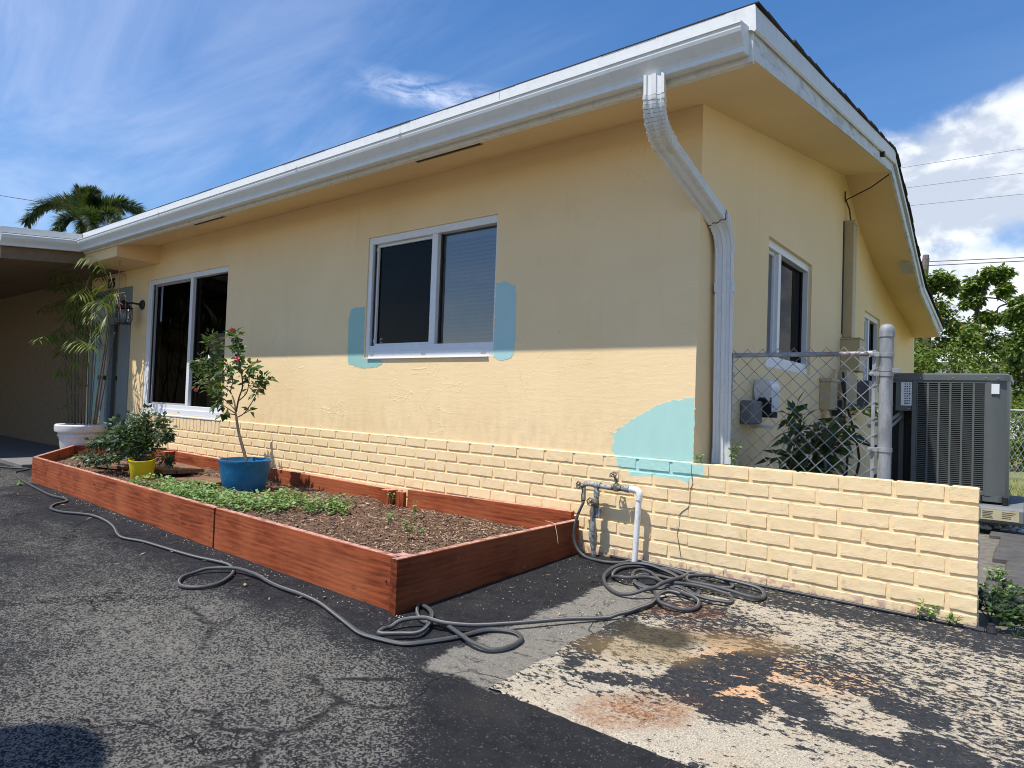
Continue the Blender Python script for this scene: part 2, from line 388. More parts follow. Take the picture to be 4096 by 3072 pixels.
def asph(nt, p):
    P = nt.pos(); worn_bounce = nt.attr('worn_bounce'); pale = nt.attr('pale')
    ag = nt.voro(nt.mapv(P, (1, 1, 1)), 165, 'F1', 'Color'); agv = nt.sep(ag)[0]
    nse = nt.noise(P, 250, 4, .72)
    sk = nt.noise(nt.mapv(P, (2.5, 9, 1), rot=(0, 0, R(-12))), 3.2, 6, .65, .5)
    mid = nt.noise(P, 14, 5, .65)
    thr = nt.m('ADD', worn_bounce, nt.m('ADD', nt.m('MULTIPLY', nt.m('SUBTRACT', sk, .5), .75), nt.m('MULTIPLY', nt.m('SUBTRACT', mid, .5), .4)))
    lim = nt.mr(thr, 0, 1, .70, .42)
    d = nt.m('SUBTRACT', nt.m('ADD', nt.m('MULTIPLY', nse, .75), nt.m('MULTIPLY', agv, .28)), lim)
    f = nt.m('MAXIMUM', nt.mr(d, -.02, .05, 0, 1, True), nt.mr(nt.voro(P, 62), .16, .10, 0, .8))
    agc = nt.mix(nt.noise(P, 90, 2), (.13, .125, .108), (.29, .275, .235))
    basec = nt.mix(nt.mr(mid, .3, .7), (.013, .0135, .016), (.030, .031, .035))
    brown = nt.mr(nt.noise(P, 3.1, 4), .55, .75, 0, .5)
    basec = nt.mix(brown, basec, (.05, .045, .038))
    c = nt.mix(f, basec, agc)
    # lighter film of old concrete where 'pale'
    pn = nt.noise(nt.mapv(P, (1, 1, 1)), 60, 5, .7)
    pf = nt.mr(nt.m('ADD', pale, nt.m('ADD', nt.m('MULTIPLY', nt.m('SUBTRACT', pn, .5), .8), nt.m('MULTIPLY', nt.m('SUBTRACT', sk, .5), .8))), .35, .62, 0, 1, True)
    palec = nt.mix(nt.mr(nse, .35, .65), (.10, .095, .085), (.38, .35, .29))
    c = nt.mix(pf, c, palec)
    cr = nt.m('ABSOLUTE', nt.m('SUBTRACT', nt.noise(nt.mapv(P, (1, 1, 1), loc=(5.2, 1.3, 0)), .9, 7, .55, .9), .5))
    crf = nt.m('MULTIPLY', nt.mr(cr, 0, .0045, 1, 0, True), nt.mr(nt.noise(P, .8, 2), .42, .50))
    att = nt.attr('crack'); crf = nt.m('MAXIMUM', crf, att)
    c = nt.mix(nt.m('MULTIPLY', crf, .92), c, (.014, .014, .016))
    h = nt.m('ADD', nt.m('MULTIPLY', nse, 1.), nt.m('SUBTRACT', nt.m('MULTIPLY', mid, 1.4), nt.m('MULTIPLY', crf, 2.)))
    p(col=c, rough=nt.mr(f, 0, 1, .8, .85), nrm=nt.bump(h, .95, .007), spec=.16)
material('asphalt', asph)
def conc(nt, p):
    P = nt.pos(); cov = nt.attr('cover'); rust = nt.attr('rust'); wet = nt.attr('wet'); warm = nt.attr('warm')
    n1 = nt.noise(nt.mapv(P, (1.0, 2.1, 1), rot=(0, 0, R(-35))), 15, 9, .76, .35)
    n2 = nt.noise(P, 75, 4, .7); sp = nt.noise(P, 230, 3, .7)
    v = nt.m('ADD', cov, nt.m('ADD', nt.m('MULTIPLY', nt.m('SUBTRACT', n1, .5), 1.9), nt.m('MULTIPLY', nt.m('SUBTRACT', nt.noise(nt.mapv(P, (1, 1.5, 1), rot=(0, 0, R(-25))), 44, 6, .72), .5), 2.5)))
    f = nt.mr(v, .475, .515, 0, 1, True)
    bc = nt.mix(nt.mr(sp, .38, .62), (.24, .208, .155), (.56, .495, .385))
    bc = nt.mix(nt.mr(nt.noise(P, 5, 4), .45, .7, 0, .5), bc, (.44, .34, .22))
    rn = nt.mr(nt.m('MULTIPLY', rust, nt.m('ADD', .0, nt.m('MULTIPLY', nt.mr(nt.noise(P, 14, 6, .75), .32, .68), 1.2))), .05, 1, 0, .92)
    bc = nt.mix(rn, bc, nt.mix(n2, (.25, .085, .028), (.40, .19, .065)))
    bc = nt.mix(nt.m('MULTIPLY', warm, .75), bc, (.66, .34, .14))
    tar = nt.mix(nt.mr(n2, .3, .7), (.012, .014, .018), (.045, .047, .050))
    c = nt.mix(f, bc, tar)
    c = nt.mix(nt.m('MULTIPLY', nt.m('MULTIPLY', rust, .8), nt.mr(n2, .45, .6)), c, (.12, .035, .015))
    stn = nt.attr('stain')
    c = nt.mix(nt.m('MULTIPLY', stn, nt.mr(n2, .3, .7, .8, .5)), c, (.24, .155, .055))
    c = nt.mix(nt.m('MULTIPLY', wet, nt.mr(n2, .3, .7, 1., .85)), c, (.030, .027, .018))
    ck = nt.mr(nt.m('ABSOLUTE', nt.m('SUBTRACT', nt.noise(P, 1.1, 6, .6, .6), .47)), 0, .002, .7, 0)
    c = nt.mix(ck, c, (.10, .09, .07))
    h = nt.m('ADD', nt.m('MULTIPLY', sp, .8), nt.m('ADD', nt.m('MULTIPLY', f, .5), nt.m('MULTIPLY', n2, .6)))
    p(col=c, rough=nt.mr(wet, 0, 1, .85, .45), nrm=nt.bump(h, .7, .005), spec=.2)
material('stained_concrete', conc)
def simple(name, c0, rough=.6, metal=0, var=.15, sc_=12, bump=.1, spec=.5, bs=80):
    def f(nt, p):
        P = nt.pos(); n = nt.noise(P, sc_, 5, .6)
        p(col=nt.mix(nt.mr(n, .3, .7), tuple(a*(1-var) for a in c0), tuple(min(a*(1+var), .95) for a in c0)), rough=rough, metal=metal, spec=spec,
          nrm=nt.bump(nt.noise(P, bs, 3), bump, .003))
    return material(name, f)
simple('porch_floor', (.17, .165, .16), .7, sc_=3); simple('dark_bronze', (.02, .016, .014), .45); simple('black_rubber', (.028, .028, .032), .5, bump=.05)
simple('white_plastic', (.72, .72, .73), .35, var=.06); simple('grey_plastic', (.30, .30, .30), .5); simple('blinds', (.42, .44, .48), .6, var=.05)
simple('dark_room', (.012, .012, .013), .9); simple('door_white', (.42, .44, .45), .4, var=.04); simple('porch_shade_brown', (.19, .13, .075), .7); simple('door_trim', (.20, .24, .25), .5, var=.05)  # porch brown is darkened to carry the deep porch shade
simple('black_number', (.01, .01, .01), .4); simple('soil', (.05, .035, .024), .95, bump=.8, bs=60, var=.4); simple('yellow_pot', (.72, .56, .012), .38, var=.08)
simple('beige_metal', (.46, .36, .20), .5, var=.06); simple('steel', (.42, .43, .44), .42, .6, .25, 40); simple('meter_grey', (.15, .15, .16), .5)
simple('cabinet_grey', (.105, .115, .112), .38, .0, .08, 5, .03); simple('cabinet_dark', (.008, .009, .009), .6); simple('pad_grey', (.16, .17, .17), .7)
simple('bark', (.095, .07, .05), .9, var=.4, sc_=30, bump=.8, bs=40); simple('cane', (.10, .085, .045), .6, var=.4, sc_=8)
simple('dead_wood', (.17, .14, .12), .9, var=.5, sc_=20, bump=.8); simple('wire', (.06, .06, .065), .6); simple('label_white', (.78, .79, .8), .5, var=.03)
simple('ink', (.06, .06, .06), .6); simple('label_yellow', (.48, .42, .26), .5, var=.1); simple('red_petal', (.52, .02, .05), .5); simple('pink_petal', (.62, .10, .16), .5)
simple('yellow_leaf', (.62, .38, .02), .6); simple('paver', (.085, .08, .075), .85, var=.35, sc_=9, bump=.8, bs=50); simple('side_dirt', (.16, .145, .12), .9, var=.4, sc_=15, bump=.8)
simple('gravel_white', (.62, .60, .56), .8, var=.2); simple('brass_corroded', (.17, .15, .11), .6, .4, .5, 60, .5); simple('white_wall', (.75, .75, .73), .7); simple('roof_far', (.62, .60, .58), .8)
simple('pink_wire', (.30, .20, .16), .6, .3, .4, 60); simple('red_roof', (.2, .09, .06), .8)
def galv(nt, p):
    P = nt.pos(); n = nt.voro(P, 210, 'F1', 'Color'); v = nt.sep(n)[0]; b = nt.noise(nt.mapv(P, (1, 1, .3)), 30, 5, .7)
    x, y, z = nt.sep(P)
    p(col=nt.mix(nt.mr(b, .35, .65), (.19, .20, .21), (.34, .35, .36)), metal=.2, rough=nt.mr(v, 0, 1, .55, .7), nrm=nt.bump(b, .15, .003))
material('galvanised', galv); simple('mesh_wire', (.26, .27, .28), .5, .3, .35, 30)
def rusty(nt, p):
    P = nt.pos(); b = nt.noise(nt.mapv(P, (1, 1, 3)), 16, 5, .7); x, y, z = nt.sep(P)
    m = nt.m('MULTIPLY', nt.mr(x, -.80, -.45, 0, 1, True), nt.mr(b, .42, .58, 0, 1))
    c = nt.mix(m, nt.mix(b, (.24, .26, .28), (.42, .44, .46)), (.26, .13, .10)); p(col=c, metal=.2, rough=.55, nrm=nt.bump(b, .2, .003))
material('rusty_galvanised', rusty)
def pvc(nt, p):
    P = nt.pos(); n = nt.noise(nt.mapv(P, (1, 1, .35)), 42, 5, .7, .6)
    f = nt.mr(nt.m('ABSOLUTE', nt.m('SUBTRACT', n, .5)), 0, .016, 1, 0)
    f = nt.m('MULTIPLY', f, nt.mr(nt.noise(P, 12, 2), .48, .56)); p(col=nt.mix(f, (.80, .80, .77), (.20, .19, .16)), rough=.4)
material('pvc', pvc)
def grey_pvc(nt, p):
    P = nt.pos(); n = nt.noise(P, 55, 5, .7); p(col=nt.mix(nt.mr(n, .38, .6), (.06, .07, .08), (.42, .42, .40)), rough=.5, nrm=nt.bump(n, .4, .003))
material('grey_pvc', grey_pvc)
def hosem(nt, p):
    a = nt.attr('rnd'); n = nt.noise(nt.pos(), 40, 4)
    c = nt.mix(nt.mr(a, .45, .55), (.055, .056, .060), (.20, .20, .195))
    p(col=nt.mix(nt.mr(n, .4, .7, 0, .4), c, (.10, .095, .085)), rough=.58, nrm=nt.bump(nt.noise(nt.pos(), 500, 2), .25, .001))
material('hose', hosem)
def bluepot(nt, p):
    P = nt.pos(); n = nt.noise(P, 30, 5, .6, 1.2); b = nt.noise(nt.mapv(P, (1, 1, 2)), 12, 4)
    f = nt.mr(n, .60, .66, 0, .35)
    p(col=nt.mix(f, nt.mix(b, (.004, .085, .22), (.008, .17, .36)), (.12, .30, .42)), rough=.35, nrm=nt.bump(n, .25, .006))
material('blue_glaze', bluepot)
def whitepot(nt, p):
    P = nt.pos(); n = nt.noise(P, 40, 5, .7)
    p(col=nt.mix(nt.mr(n, .5, .7, 0, .5), (.66, .64, .62), (.36, .33, .31)), rough=.6, nrm=nt.bump(n, .5, .006))
material('white_glaze', whitepot)
def leafm(name, a, b, rough=.45, tr=.25, sp=.5, yel=None):
    def f(nt, p):
        r_ = nt.attr('rnd'); c = nt.mix(r_, a, b)
        if yel: c = nt.mix(nt.mr(r_, .93, .95), c, yel)
        bs = nt.n['Principled BSDF']; p(col=c, rough=rough, spec=sp)
        t = nt.new('ShaderNodeBsdfTranslucent'); nt.put(t.inputs[0], nt.mix(.5, c, (.20, .30, .02)))
        mx = nt.new('ShaderNodeMixShader'); mx.inputs[0].default_value = tr
        nt.l.new(bs.outputs[0], mx.inputs[1]); nt.l.new(t.outputs[0], mx.inputs[2]); nt.l.new(mx.outputs[0], nt.n['Material Output'].inputs[0])
    material(name, f)
leafm('leaf_hibiscus', (.022, .055, .014), (.085, .16, .045), .38, .22)
leafm('leaf_shrub', (.018, .042, .018), (.085, .14, .065), .45, .2)
leafm('leaf_weed', (.10, .20, .045), (.36, .50, .20), .5, .35)
leafm('leaf_tree', (.045, .10, .016), (.26, .35, .06), .42, .40, .5, (.30, .22, .05))
leafm('leaf_tree_dark', (.045, .09, .018), (.20, .29, .055), .45, .35)
leafm('leaf_palm', (.020, .045, .018), (.085, .125, .050), .4, .2)
leafm('leaf_cane', (.06, .10, .016), (.24, .31, .045), .45, .4)
leafm('leaf_bush', (.014, .032, .010), (.050, .10, .020), .4, .2)
leafm('grass_blade', (.11, .16, .03), (.30, .34, .10), .6, .3)
def grassg(nt, p):
    P = nt.pos(); n = nt.noise(P, 8, 6, .7); p(col=nt.mix(n, (.10, .13, .03), (.30, .29, .12)), rough=.95, nrm=nt.bump(nt.noise(P, 60, 4), 1, .02))
material('lawn', grassg)
def mulchm(nt, p):
    P = nt.pos(); n = nt.noise(P, 70, 5, .75); p(col=nt.mix(nt.mr(n, .35, .68), (.020, .012, .009), (.26, .15, .09)), rough=.95, nrm=nt.bump(n, 1, .012))
material('mulch_bed', mulchm)
def chipm(nt, p):
    a = nt.attr('rnd'); p(col=nt.ramp(a, [(0, (.035, .02, .013)), (.55, (.16, .085, .05)), (.85, (.34, .22, .13)), (1, (.52, .40, .28))]), rough=.9)
material('wood_chip', chipm)
def glassm(name, tint, refl=1., dark=.5):
    mt = bpy.data.materials.new(name); mt.use_nodes = True; nt = NT(mt.node_tree); MAT[name] = mt
    nt.n.remove(nt.n['Principled BSDF'])
    t = nt.new('ShaderNodeBsdfTransparent'); t.inputs[0].default_value = tint+(1,)
    g = nt.new('ShaderNodeBsdfGlossy'); g.inputs['Roughness'].default_value = .015; g.inputs[0].default_value = (refl, refl, refl, 1)
    fr = nt.new('ShaderNodeFresnel'); fr.inputs[0].default_value = 1.5 + dark
    nt.put(fr.inputs['Normal'], nt.bump(nt.noise(nt.pos(), 1.6, 2), .05, .02))
    mx = nt.new('ShaderNodeMixShader'); nt.l.new(fr.outputs[0], mx.inputs[0]); nt.l.new(t.outputs[0], mx.inputs[1]); nt.l.new(g.outputs[0], mx.inputs[2])
    nt.l.new(mx.outputs[0], nt.n['Material Output'].inputs[0])
glassm('glass_tinted', (.55, .59, .64), .9, .75); glassm('glass_dark', (.10, .10, .11), .28, .0); glassm('glass_mirror', (.20, .22, .24), 1., 2.6); glassm('glass_clear', (.8, .8, .8), 1., 0)
# ================================================================== SETTING
def grid_axis(segs):
    out = []
    for a, b, st in segs:
        n = max(1, int(round((b-a)/st))); out += [a+(b-a)*i/n for i in range(n)]
    out.append(segs[-1][1]); return out
CR = [[(-1.62, -2.037), (-1.49, -2.075), (-1.402, -2.082), (-1.365, -2.169), (-1.349, -2.264), (-1.368, -2.324), (-1.296, -2.423), (-1.20, -2.50)],
      [(-1.402, -2.082), (-1.30, -2.06), (-1.22, -1.98)], [(-1.666, -2.393), (-1.60, -2.37), (-1.542, -2.412), (-1.45, -2.36), (-1.368, -2.324)], [(-1.515, -1.989), (-1.44, -1.93), (-1.369, -1.863)],
      [(-2.6, -1.98), (-2.3, -2.02), (-2.1, -2.16)], [(-1.296, -2.423), (-1.36, -2.50), (-1.40, -2.6)]]
def segd(px, py, a, b):
    vx, vy = b[0]-a[0], b[1]-a[1]; t = max(0, min(1, ((px-a[0])*vx+(py-a[1])*vy)/(vx*vx+vy*vy+1e-12)))
    return math.hypot(px-a[0]-t*vx, py-a[1]-t*vy)
def ground_grid(name, xs, ys, mat, zf, attrs, keep=None):
    mb = MB(); nx = len(xs); ny = len(ys)
    for k in attrs: mb.va[k] = []
    for j, y in enumerate(ys):
        for i, x in enumerate(xs):
            mb.v.append((x, y, zf(x, y)))
            for k, fn in attrs.items(): mb.va[k].append(fn(x, y))
    for j in range(ny-1):
        for i in range(nx-1):
            if keep and not keep((xs[i]+xs[i+1])/2, (ys[j]+ys[j+1])/2): continue
            mb.f.append((j*nx+i, j*nx+i+1, (j+1)*nx+i+1, (j+1)*nx+i)); mb.rnd.append(0)
    return mb
def blob(x, y, cx, cy, rx, ry, a=0, soft=.35):
    ca, sa = math.cos(a), math.sin(a); dx, dy = x-cx, y-cy
    u, v = (dx*ca+dy*sa)/rx, (-dx*sa+dy*ca)/ry; d = math.hypot(u, v)+nz(x*5, y*5, 9, 4)*.35
    return 1-sm(1-soft, 1+soft, d)
def worn_bounce(x, y):
    n = nz(x*1.1, y*1.6, 3.3)*.22+nz(x*3.7, y*4.5, 1.3, 3)*.10
    w_ = .62+n+.26*blob(x, y, -1.7, -2.25, .9, .55)
    w_ -= .50*sm(-1.95, -1.62, y+.04*x+.07)*sm(-1.0, -1.6, x-.3)*(1 if x > -7 else .6)     # fresh sealer strip along the planter
    w_ -= .62*sm(-1.45, -1.15, x-(-(y+1.72))*.9+.1)*1.                                   # sealed wedge below the slab
    w_ -= .13; w_ -= .22*sm(-2.6, -4.6, x)*(1 if x > -6.5 else .4)
    if y < -4.2: w_ += .6*sm(-4.2, -5, y)  # unseen driveway behind the camera, lightened to bounce light onto the wall
    if x < -6.5: w_ += .35*sm(-6.5, -7.5, x)*sm(-1.1, -1.25, y)
    return w_
def pale(x, y):
    a = sm(-1.46-(y+.4)*-.0, -1.36, x+nz(x*6, y*6)*.03+(-.10 if y < -1.3 else 0)*0)
    b = sm(-1.80, -1.70, y+nz(x*5, y*5, 2)*.05); c = sm(-.20, -.42, y+nz(x*7, y*7)*.05-(.3*(x+1.2)))
    v = a*b*c*.62
    return v if x < -1.0 else 0.
def crack(x, y):
    if not (-2.8 < x < -1.1 and -2.7 < y < -1.8): return 0.
    d = min(segd(x+nz(x*14, y*14)*.018, y+nz(x*14, y*14, 5)*.018, l[i], l[i+1]) for l in CR for i in range(len(l)-1))
    return 1-sm(.004, .015, d)
xs = grid_axis([(-40, -9, 2.), (-9, -3, .04), (-3, -.2, .016), (-.2, 1.4, .05), (1.4, 26, 3)])
ys = grid_axis([(-14, -4, 1.), (-4, -2.7, .05), (-2.7, -1.4, .016), (-1.4, .03, .03)])
def dz_(x, y):
    if -9.5 < x < 1.5 and y > -4: return gz(y)+nz(x*2.1, y*2.1)*.003+nz(x*18, y*18, 3, 3)*.0012
    return gz(y)
struct(ground_grid('driveway', xs, ys, 'asphalt', dz_, dict(worn_bounce=worn_bounce, pale=pale, crack=crack)).build('driveway', 'asphalt', smooth=True))
# stained slab
def cover(x, y):
    v = .35
    v = max(v, .46*sm(-1.5, -.75, y)*sm(-.5, .1, x+.35))                      # thin speckled film toward the wall
    v = max(v, .74*sm(-.42, -.22, y)*sm(.9, .2, x))
    v = max(v, .62*blob(x, y, -.85, -.62, .34, .26))
    v = max(v, .86*blob(x, y, -.56, -1.13, .14, .32, R(-18), .25)-.05)
    v = max(v, .84*blob(x, y, -.43, -1.36, .085, .13, R(-15), .3))
    v = max(v, .90*blob(x, y, -.10, -1.30, .20, .062, R(5), .3))
    v = max(v, .80*blob(x, y, -.30, -1.18, .15, .09, R(-40), .3))
    v = max(v, .82*blob(x, y, -.02, -1.02, .13, .09, R(-30), .3))
    v = max(v, .85*blob(x, y, .12, -1.22, .15, .07, R(-25), .3))
    v = max(v, .72*blob(x, y, -1.03, -1.12, .07, .42, R(8), .4))
    v = max(v, .78*blob(x, y, -.84, -1.42, .15, .05, R(30), .35))
    v = max(v, .60*blob(x, y, -.25, -.85, .36, .2))
    v = max(v, .50*blob(x, y, .35, -1.0, .5, .3)); v = max(v, .60*blob(x, y, .32, -1.45, .2, .06, R(-20)))
    v -= .22*blob(x, y, -.58, -1.60, .34, .13, R(15)); v -= .12*blob(x, y, .1, -1.62, .6, .14)
    return v
def rustf(x, y): return max(1.1*blob(x, y, -.66, -1.55, .16, .10, R(50), .8), .95*blob(x, y, -.92, -.60, .17, .11, R(25), .6), .45*blob(x, y, -.72, -.80, .25, .12, R(30), .6))
def wetf(x, y): return .98*blob(x, y, -.88, -.96, .18, .11, R(15), .22)
def stainf(x, y): return max(.8*blob(x, y, -.87, -1.12, .20, .12, R(15), .45), .6*blob(x, y, -.62, -.83, .26, .09, R(25), .5))
def warmf(x, y): return max(.95*blob(x, y, -.52, -1.01, .15, .18, R(20), .6), .9*blob(x, y, -.50, -1.22, .14, .13, 0, .6), .6*blob(x, y, -.30, -.95, .2, .12, .3, .6))
xs = grid_axis([(-1.1, .6, .013), (.6, 2, .05), (2, 26, 3)]); ys = grid_axis([(-1.72, -.02, .013)])
mb = ground_grid('concrete_slab', xs, ys, '', lambda x, y: gz(y)+.009+nz(x*2.1, y*2.1)*.003, dict(cover=cover, rust=rustf, wet=wetf, stain=stainf, warm=warmf))
nx = len(xs)
for i, (x, y, z) in enumerate(mb.v):          # ragged edges and a small lip
    ii, jj = i % nx, i//nx
    if jj == 0: mb.v[i] = (x, y+nz(x*7, 1)*.022, z-.016)
    elif jj < 4: mb.v[i] = (x, y+nz(x*7, 1)*.022*(1-jj/4), z)
    if ii == 0: mb.v[i] = (x+nz(y*6, 7)*.03, mb.v[i][1], z-.012)
    elif ii < 5: mb.v[i] = (x+nz(y*6, 7)*.03*(1-ii/5), mb.v[i][1], z)
struct(mb.build('concrete_slab', 'stained_concrete', smooth=True))
# large ground
mb = MB(); xs = grid_axis([(-220, 220, 20)]); ys = [-220, -100, -40, -14, -6, -3, 0, .05, 2, 9, 20, 60, 220]
gm = ground_grid('ground', xs, ys, 'lawn', lambda x, y: (gz(y)-.02 if y <= 0 else .0), {})
struct(gm.build('ground', 'lawn'))
mb = MB(); mb.cbox(-15, -8.3, -1.06, -.01, -.05, .035, .008); struct(mb.build('porch_floor', 'porch_floor'))
# side yard
mb = MB(); mb.quad((-1.15, .1, .012), (1.2, .03, .012), (1.2, 3.0, .012), (-1.15, 3.0, .012)); struct(mb.build('side_yard_soil', 'side_dirt'))
mb = MB()
for row in range(5):
    y0 = .72+row*.50
    for k in range(4):
        x0 = .09+k*.62+(row % 2)*.07-.06*(row > 2); mb.cbox(x0, x0+.60, y0, y0+.47, .0, .045+rnd(-.003, .003), .008)
for k in range(4): mb.cbox(.17+k*.62, .75+k*.62, .28, .68, .0, .043, .008)
struct(mb.build('paved_path', 'paver'))
mb = MB()
for k in range(700):
    x, y = rnd(-.35, .9), rnd(3.02, 3.24)
    s_ = rnd(.010, .022); mb.lathe([(0, -s_*.6), (s_, 0), (s_*.6, s_*.5), (0, s_*.6)], (x, y, .035+rnd(0, .02)), 5)
tag(mb.build('gravel', 'gravel_white'), 'strip of white gravel beside the air conditioner pad', 'gravel', kind='stuff')
mb = MB()
for k in range(9000):
    x = rnd(-.6, 3.2); y = 3.3+abs(random.gauss(0, 1))*2.8
    if y > 9: continue
    if x < .35 and y < 4.2: continue
    h = rnd(.03, .07); a = rnd(0, 6.3); dx, dy = math.cos(a)*.006, math.sin(a)*.006
    mb.add([(x-dx, y-dy, 0), (x+dx, y+dy, 0), (x+rnd(-.03, .03), y+rnd(-.03, .03), h)], [(0, 1, 2)])
tag(mb.build('lawn_grass', 'grass_blade'), 'sunlit patchy green grass right of the air conditioner', 'grass', kind='stuff')
# ================================================================== HOUSE
house = thing('house', 'single storey yellow stucco house with brick base, white gutter and porch', 'house', (-5, 0, 0))
XC = -1.153
def holes_wall(mb, M, u0, u1, z0, z1, holes, th=.16):
    us = sorted({u0, u1, *[h[0] for h in holes], *[h[1] for h in holes]}); zs = sorted({z0, z1, *[h[2] for h in holes], *[h[3] for h in holes]})
    for i in range(len(us)-1):
        for j in range(len(zs)-1):
            a, b, c, d = us[i], us[i+1], zs[j], zs[j+1]; um, zm = (a+b)/2, (c+d)/2
            if any(h[0] < um < h[1] and h[2] < zm < h[3] for h in holes): continue
            nu = max(1, int((b-a)/.5)); 
            mb.add([M(a, 0, c), M(b, 0, c), M(b, 0, d), M(a, 0, d)], [(0, 1, 2, 3)])
    for h in holes:
        a, b, c, d = h
        mb.add([M(a, 0, c), M(b, 0, c), M(b, th, c), M(a, th, c)], [(0, 1, 2, 3)]); mb.add([M(a, 0, d), M(b, 0, d), M(b, th, d), M(a, th, d)], [(0, 1, 2, 3)])
        mb.add([M(a, 0, c), M(a, 0, d), M(a, th, d), M(a, th, c)], [(0, 1, 2, 3)]); mb.add([M(b, 0, c), M(b, 0, d), M(b, th, d), M(b, th, c)], [(0, 1, 2, 3)])
YS = .009
MF = lambda u, d, z: (u, YS+d, z)
MS = lambda u, d, z: (XC-d, u, z)
W1 = (-7.99, -6.14, .628, 2.179); W2 = (-3.945, -2.59, 1.207, 2.179); DR = (-9.60, -8.40, 0.03, 2.15)
S1 = (1.19, 2.306, 1.207, 2.104); S2 = (4.446, 5.35, 1.17, 2.02)
mb = MB(); holes_wall(mb, MF, -15, XC, -.05, 2.62, [W1, W2, DR]); mb.build('front_wall', 'stucco', house)
mb = MB(); holes_wall(mb, MS, YS, 7.9, -.05, 2.11, [S1, S2])
WP = [(0, 2.565), (3.39, 3.16), (4.019, 2.842), (4.945, 2.567), (6.074, 2.372), (8.178, 2.083)]
def lerpP(P, y):
    for a, b in zip(P, P[1:]):
        if a[0] <= y <= b[0]: return a[1]+(b[1]-a[1])*(y-a[0])/(b[0]-a[0])
    return P[0][1]+(P[1][1]-P[0][1])/(P[1][0]-P[0][0])*(y-P[0][0]) if y < P[0][0] else P[-1][1]
for i in range(80):
    a, b = YS+(7.9-YS)*i/80, YS+(7.9-YS)*(i+1)/80
    mb.quad(MS(a, 0, 2.11), MS(b, 0, 2.11), MS(b, 0, max(lerpP(WP, b), 2.1)+.05), MS(a, 0, lerpP(WP, a)+.05))
mb.poly([MS(7.9, 0, -.05), MS(8.17, 0, -.05), MS(8.17, 0, 2.09), MS(7.9, 0, 2.11)])
mb.quad((XC, 8.17, -.05), (-15, 8.17, -.05), (-15, 8.17, 2.1), (XC, 8.17, 2.1)); mb.quad((-15, 8.17, -.05), (-15, 0, -.05), (-15, 0, 2.6), (-15, 8.17, 2.1))
mb.build('side_wall', 'stucco', house)
# soffit
RBp = [(-.45, 2.487), (.131, 2.582), (1.406, 2.785), (3.17, 3.055), (4.051, 2.725), (4.855, 2.437), (5.209, 2.293), (7.175, 1.983)]
XR = -.729
mb = MB()
mb.quad((-8.64, -.452, 2.486), (XR, -.452, 2.486), (XR, 0, 2.56), (XC, 0.0, 2.565)); mb.quad((-8.64, -.452, 2.486), (XC, 0, 2.565), (XC, .02, 2.568), (-8.64, .02, 2.568))
pr_ = [((0.0, 2.566), (0, 2.56)), ((3.39, 3.163), (3.17, 3.055)), ((4.019, 2.842), (4.051, 2.725)), ((4.945, 2.567), (4.855, 2.437)), ((6.074, 2.372), (5.209, 2.293)), ((8.178, 2.083), (7.175, 1.983))]
for (a, b), (c, d) in zip(pr_, pr_[1:]):
    for i in range(6):
        for j in range(6):
            q = []
            for u, v in ((i/6, j/6), ((i+1)/6, j/6), ((i+1)/6, (j+1)/6), (i/6, (j+1)/6)):
                wy, wz = a[0]+(c[0]-a[0])*v, a[1]+(c[1]-a[1])*v; ry, rz = b[0]+(d[0]-b[0])*v, b[1]+(d[1]-b[1])*v
                q.append((XC-.002+(XR-XC+.002)*u, wy+(ry-wy)*u, wz+(rz-wz)*u))
            mb.quad(*q)
    mb.quad((XC-.002, a[0], a[1]), (XC-.3, a[0], a[1]), (XC-.3, c[0], c[1]), (XC-.002, c[0], c[1]))
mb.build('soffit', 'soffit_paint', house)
mb = MB(); mb.box(XR-.02, XR-.14, 4.62, 4.86, 2.40, 2.41, lambda x, y, z: (x, y, lerpP(RBp, y)+.012)); mb.build('bare_patch', 'white_wood', house)
# soffit vents
for x0, x1 in ((-3.0, -2.43), (-6.08, -5.54)):
    f = lambda x, y, z: (x, y, 2.565+.175*y+z)
    mb = MB(); mb.box(x0, x1, -.412, -.366, -.004, .02, f); vp = mb.build('soffit_vent', 'dark_room', house)
    mb = MB(); mb.box(x0-.012, x1+.012, -.424, -.413, -.010, -.001, f); mb.box(x0-.012, x1+.012, -.365, -.355, -.010, -.001, f); mb.build('vent_rim', 'soffit_paint', vp)
# front fascia, gutter, drip edge
mb = MB(); mb.box(-8.64, XR+.001, -.472, -.452, 2.472, 2.66); mb.box(-8.64, XR, -.452, -.44, 2.470, 2.486); mb.build('front_fascia', 'white_wood', house)
KP = [(-.472, 2.500), (-.525, 2.487), (-.541, 2.491), (-.543, 2.511), (-.550, 2.526), (-.566, 2.546), (-.581, 2.566), (-.586, 2.581), (-.5865, 2.596), (-.592, 2.599), (-.592, 2.607), (-.584, 2.610), (-.579, 2.602), (-.578, 2.575), (-.555, 2.545), (-.536, 2.515), (-.534, 2.497), (-.478, 2.507), (-.478, 2.635), (-.472, 2.635)]
def gutter(name, P0, P1, dirx):
    mb = MB(); prof = [Vector((0, y, z)) if dirx else Vector((-(y), 0, z)) for y, z in KP]
    mb.extr(prof, P0, P1); return mb
mb = gutter('g', (-8.66, 0, 0), (-.745, 0, 0), True)
capf = KP[:11]+[(-.472, 2.63)]
mb.extr([Vector((0, y, z)) for y, z in capf], (-.745, 0, 0), (-.741, 0, 0))
mb.build('front_gutter', 'gutter_white', house)
mb = MB()
for a, b in ((-8.64, -5.2), (-5.197, -2.2), (-2.197, XR+.012)): mb.extr([Vector(q) for q in ((0, -.474, 2.642), (0, -.490, 2.636), (0, -.484, 2.652), (0, -.486, 2.7225), (0, -.46, 2.7228), (0, -.46, 2.70))], (a, 0, 0), (b, 0, 0))
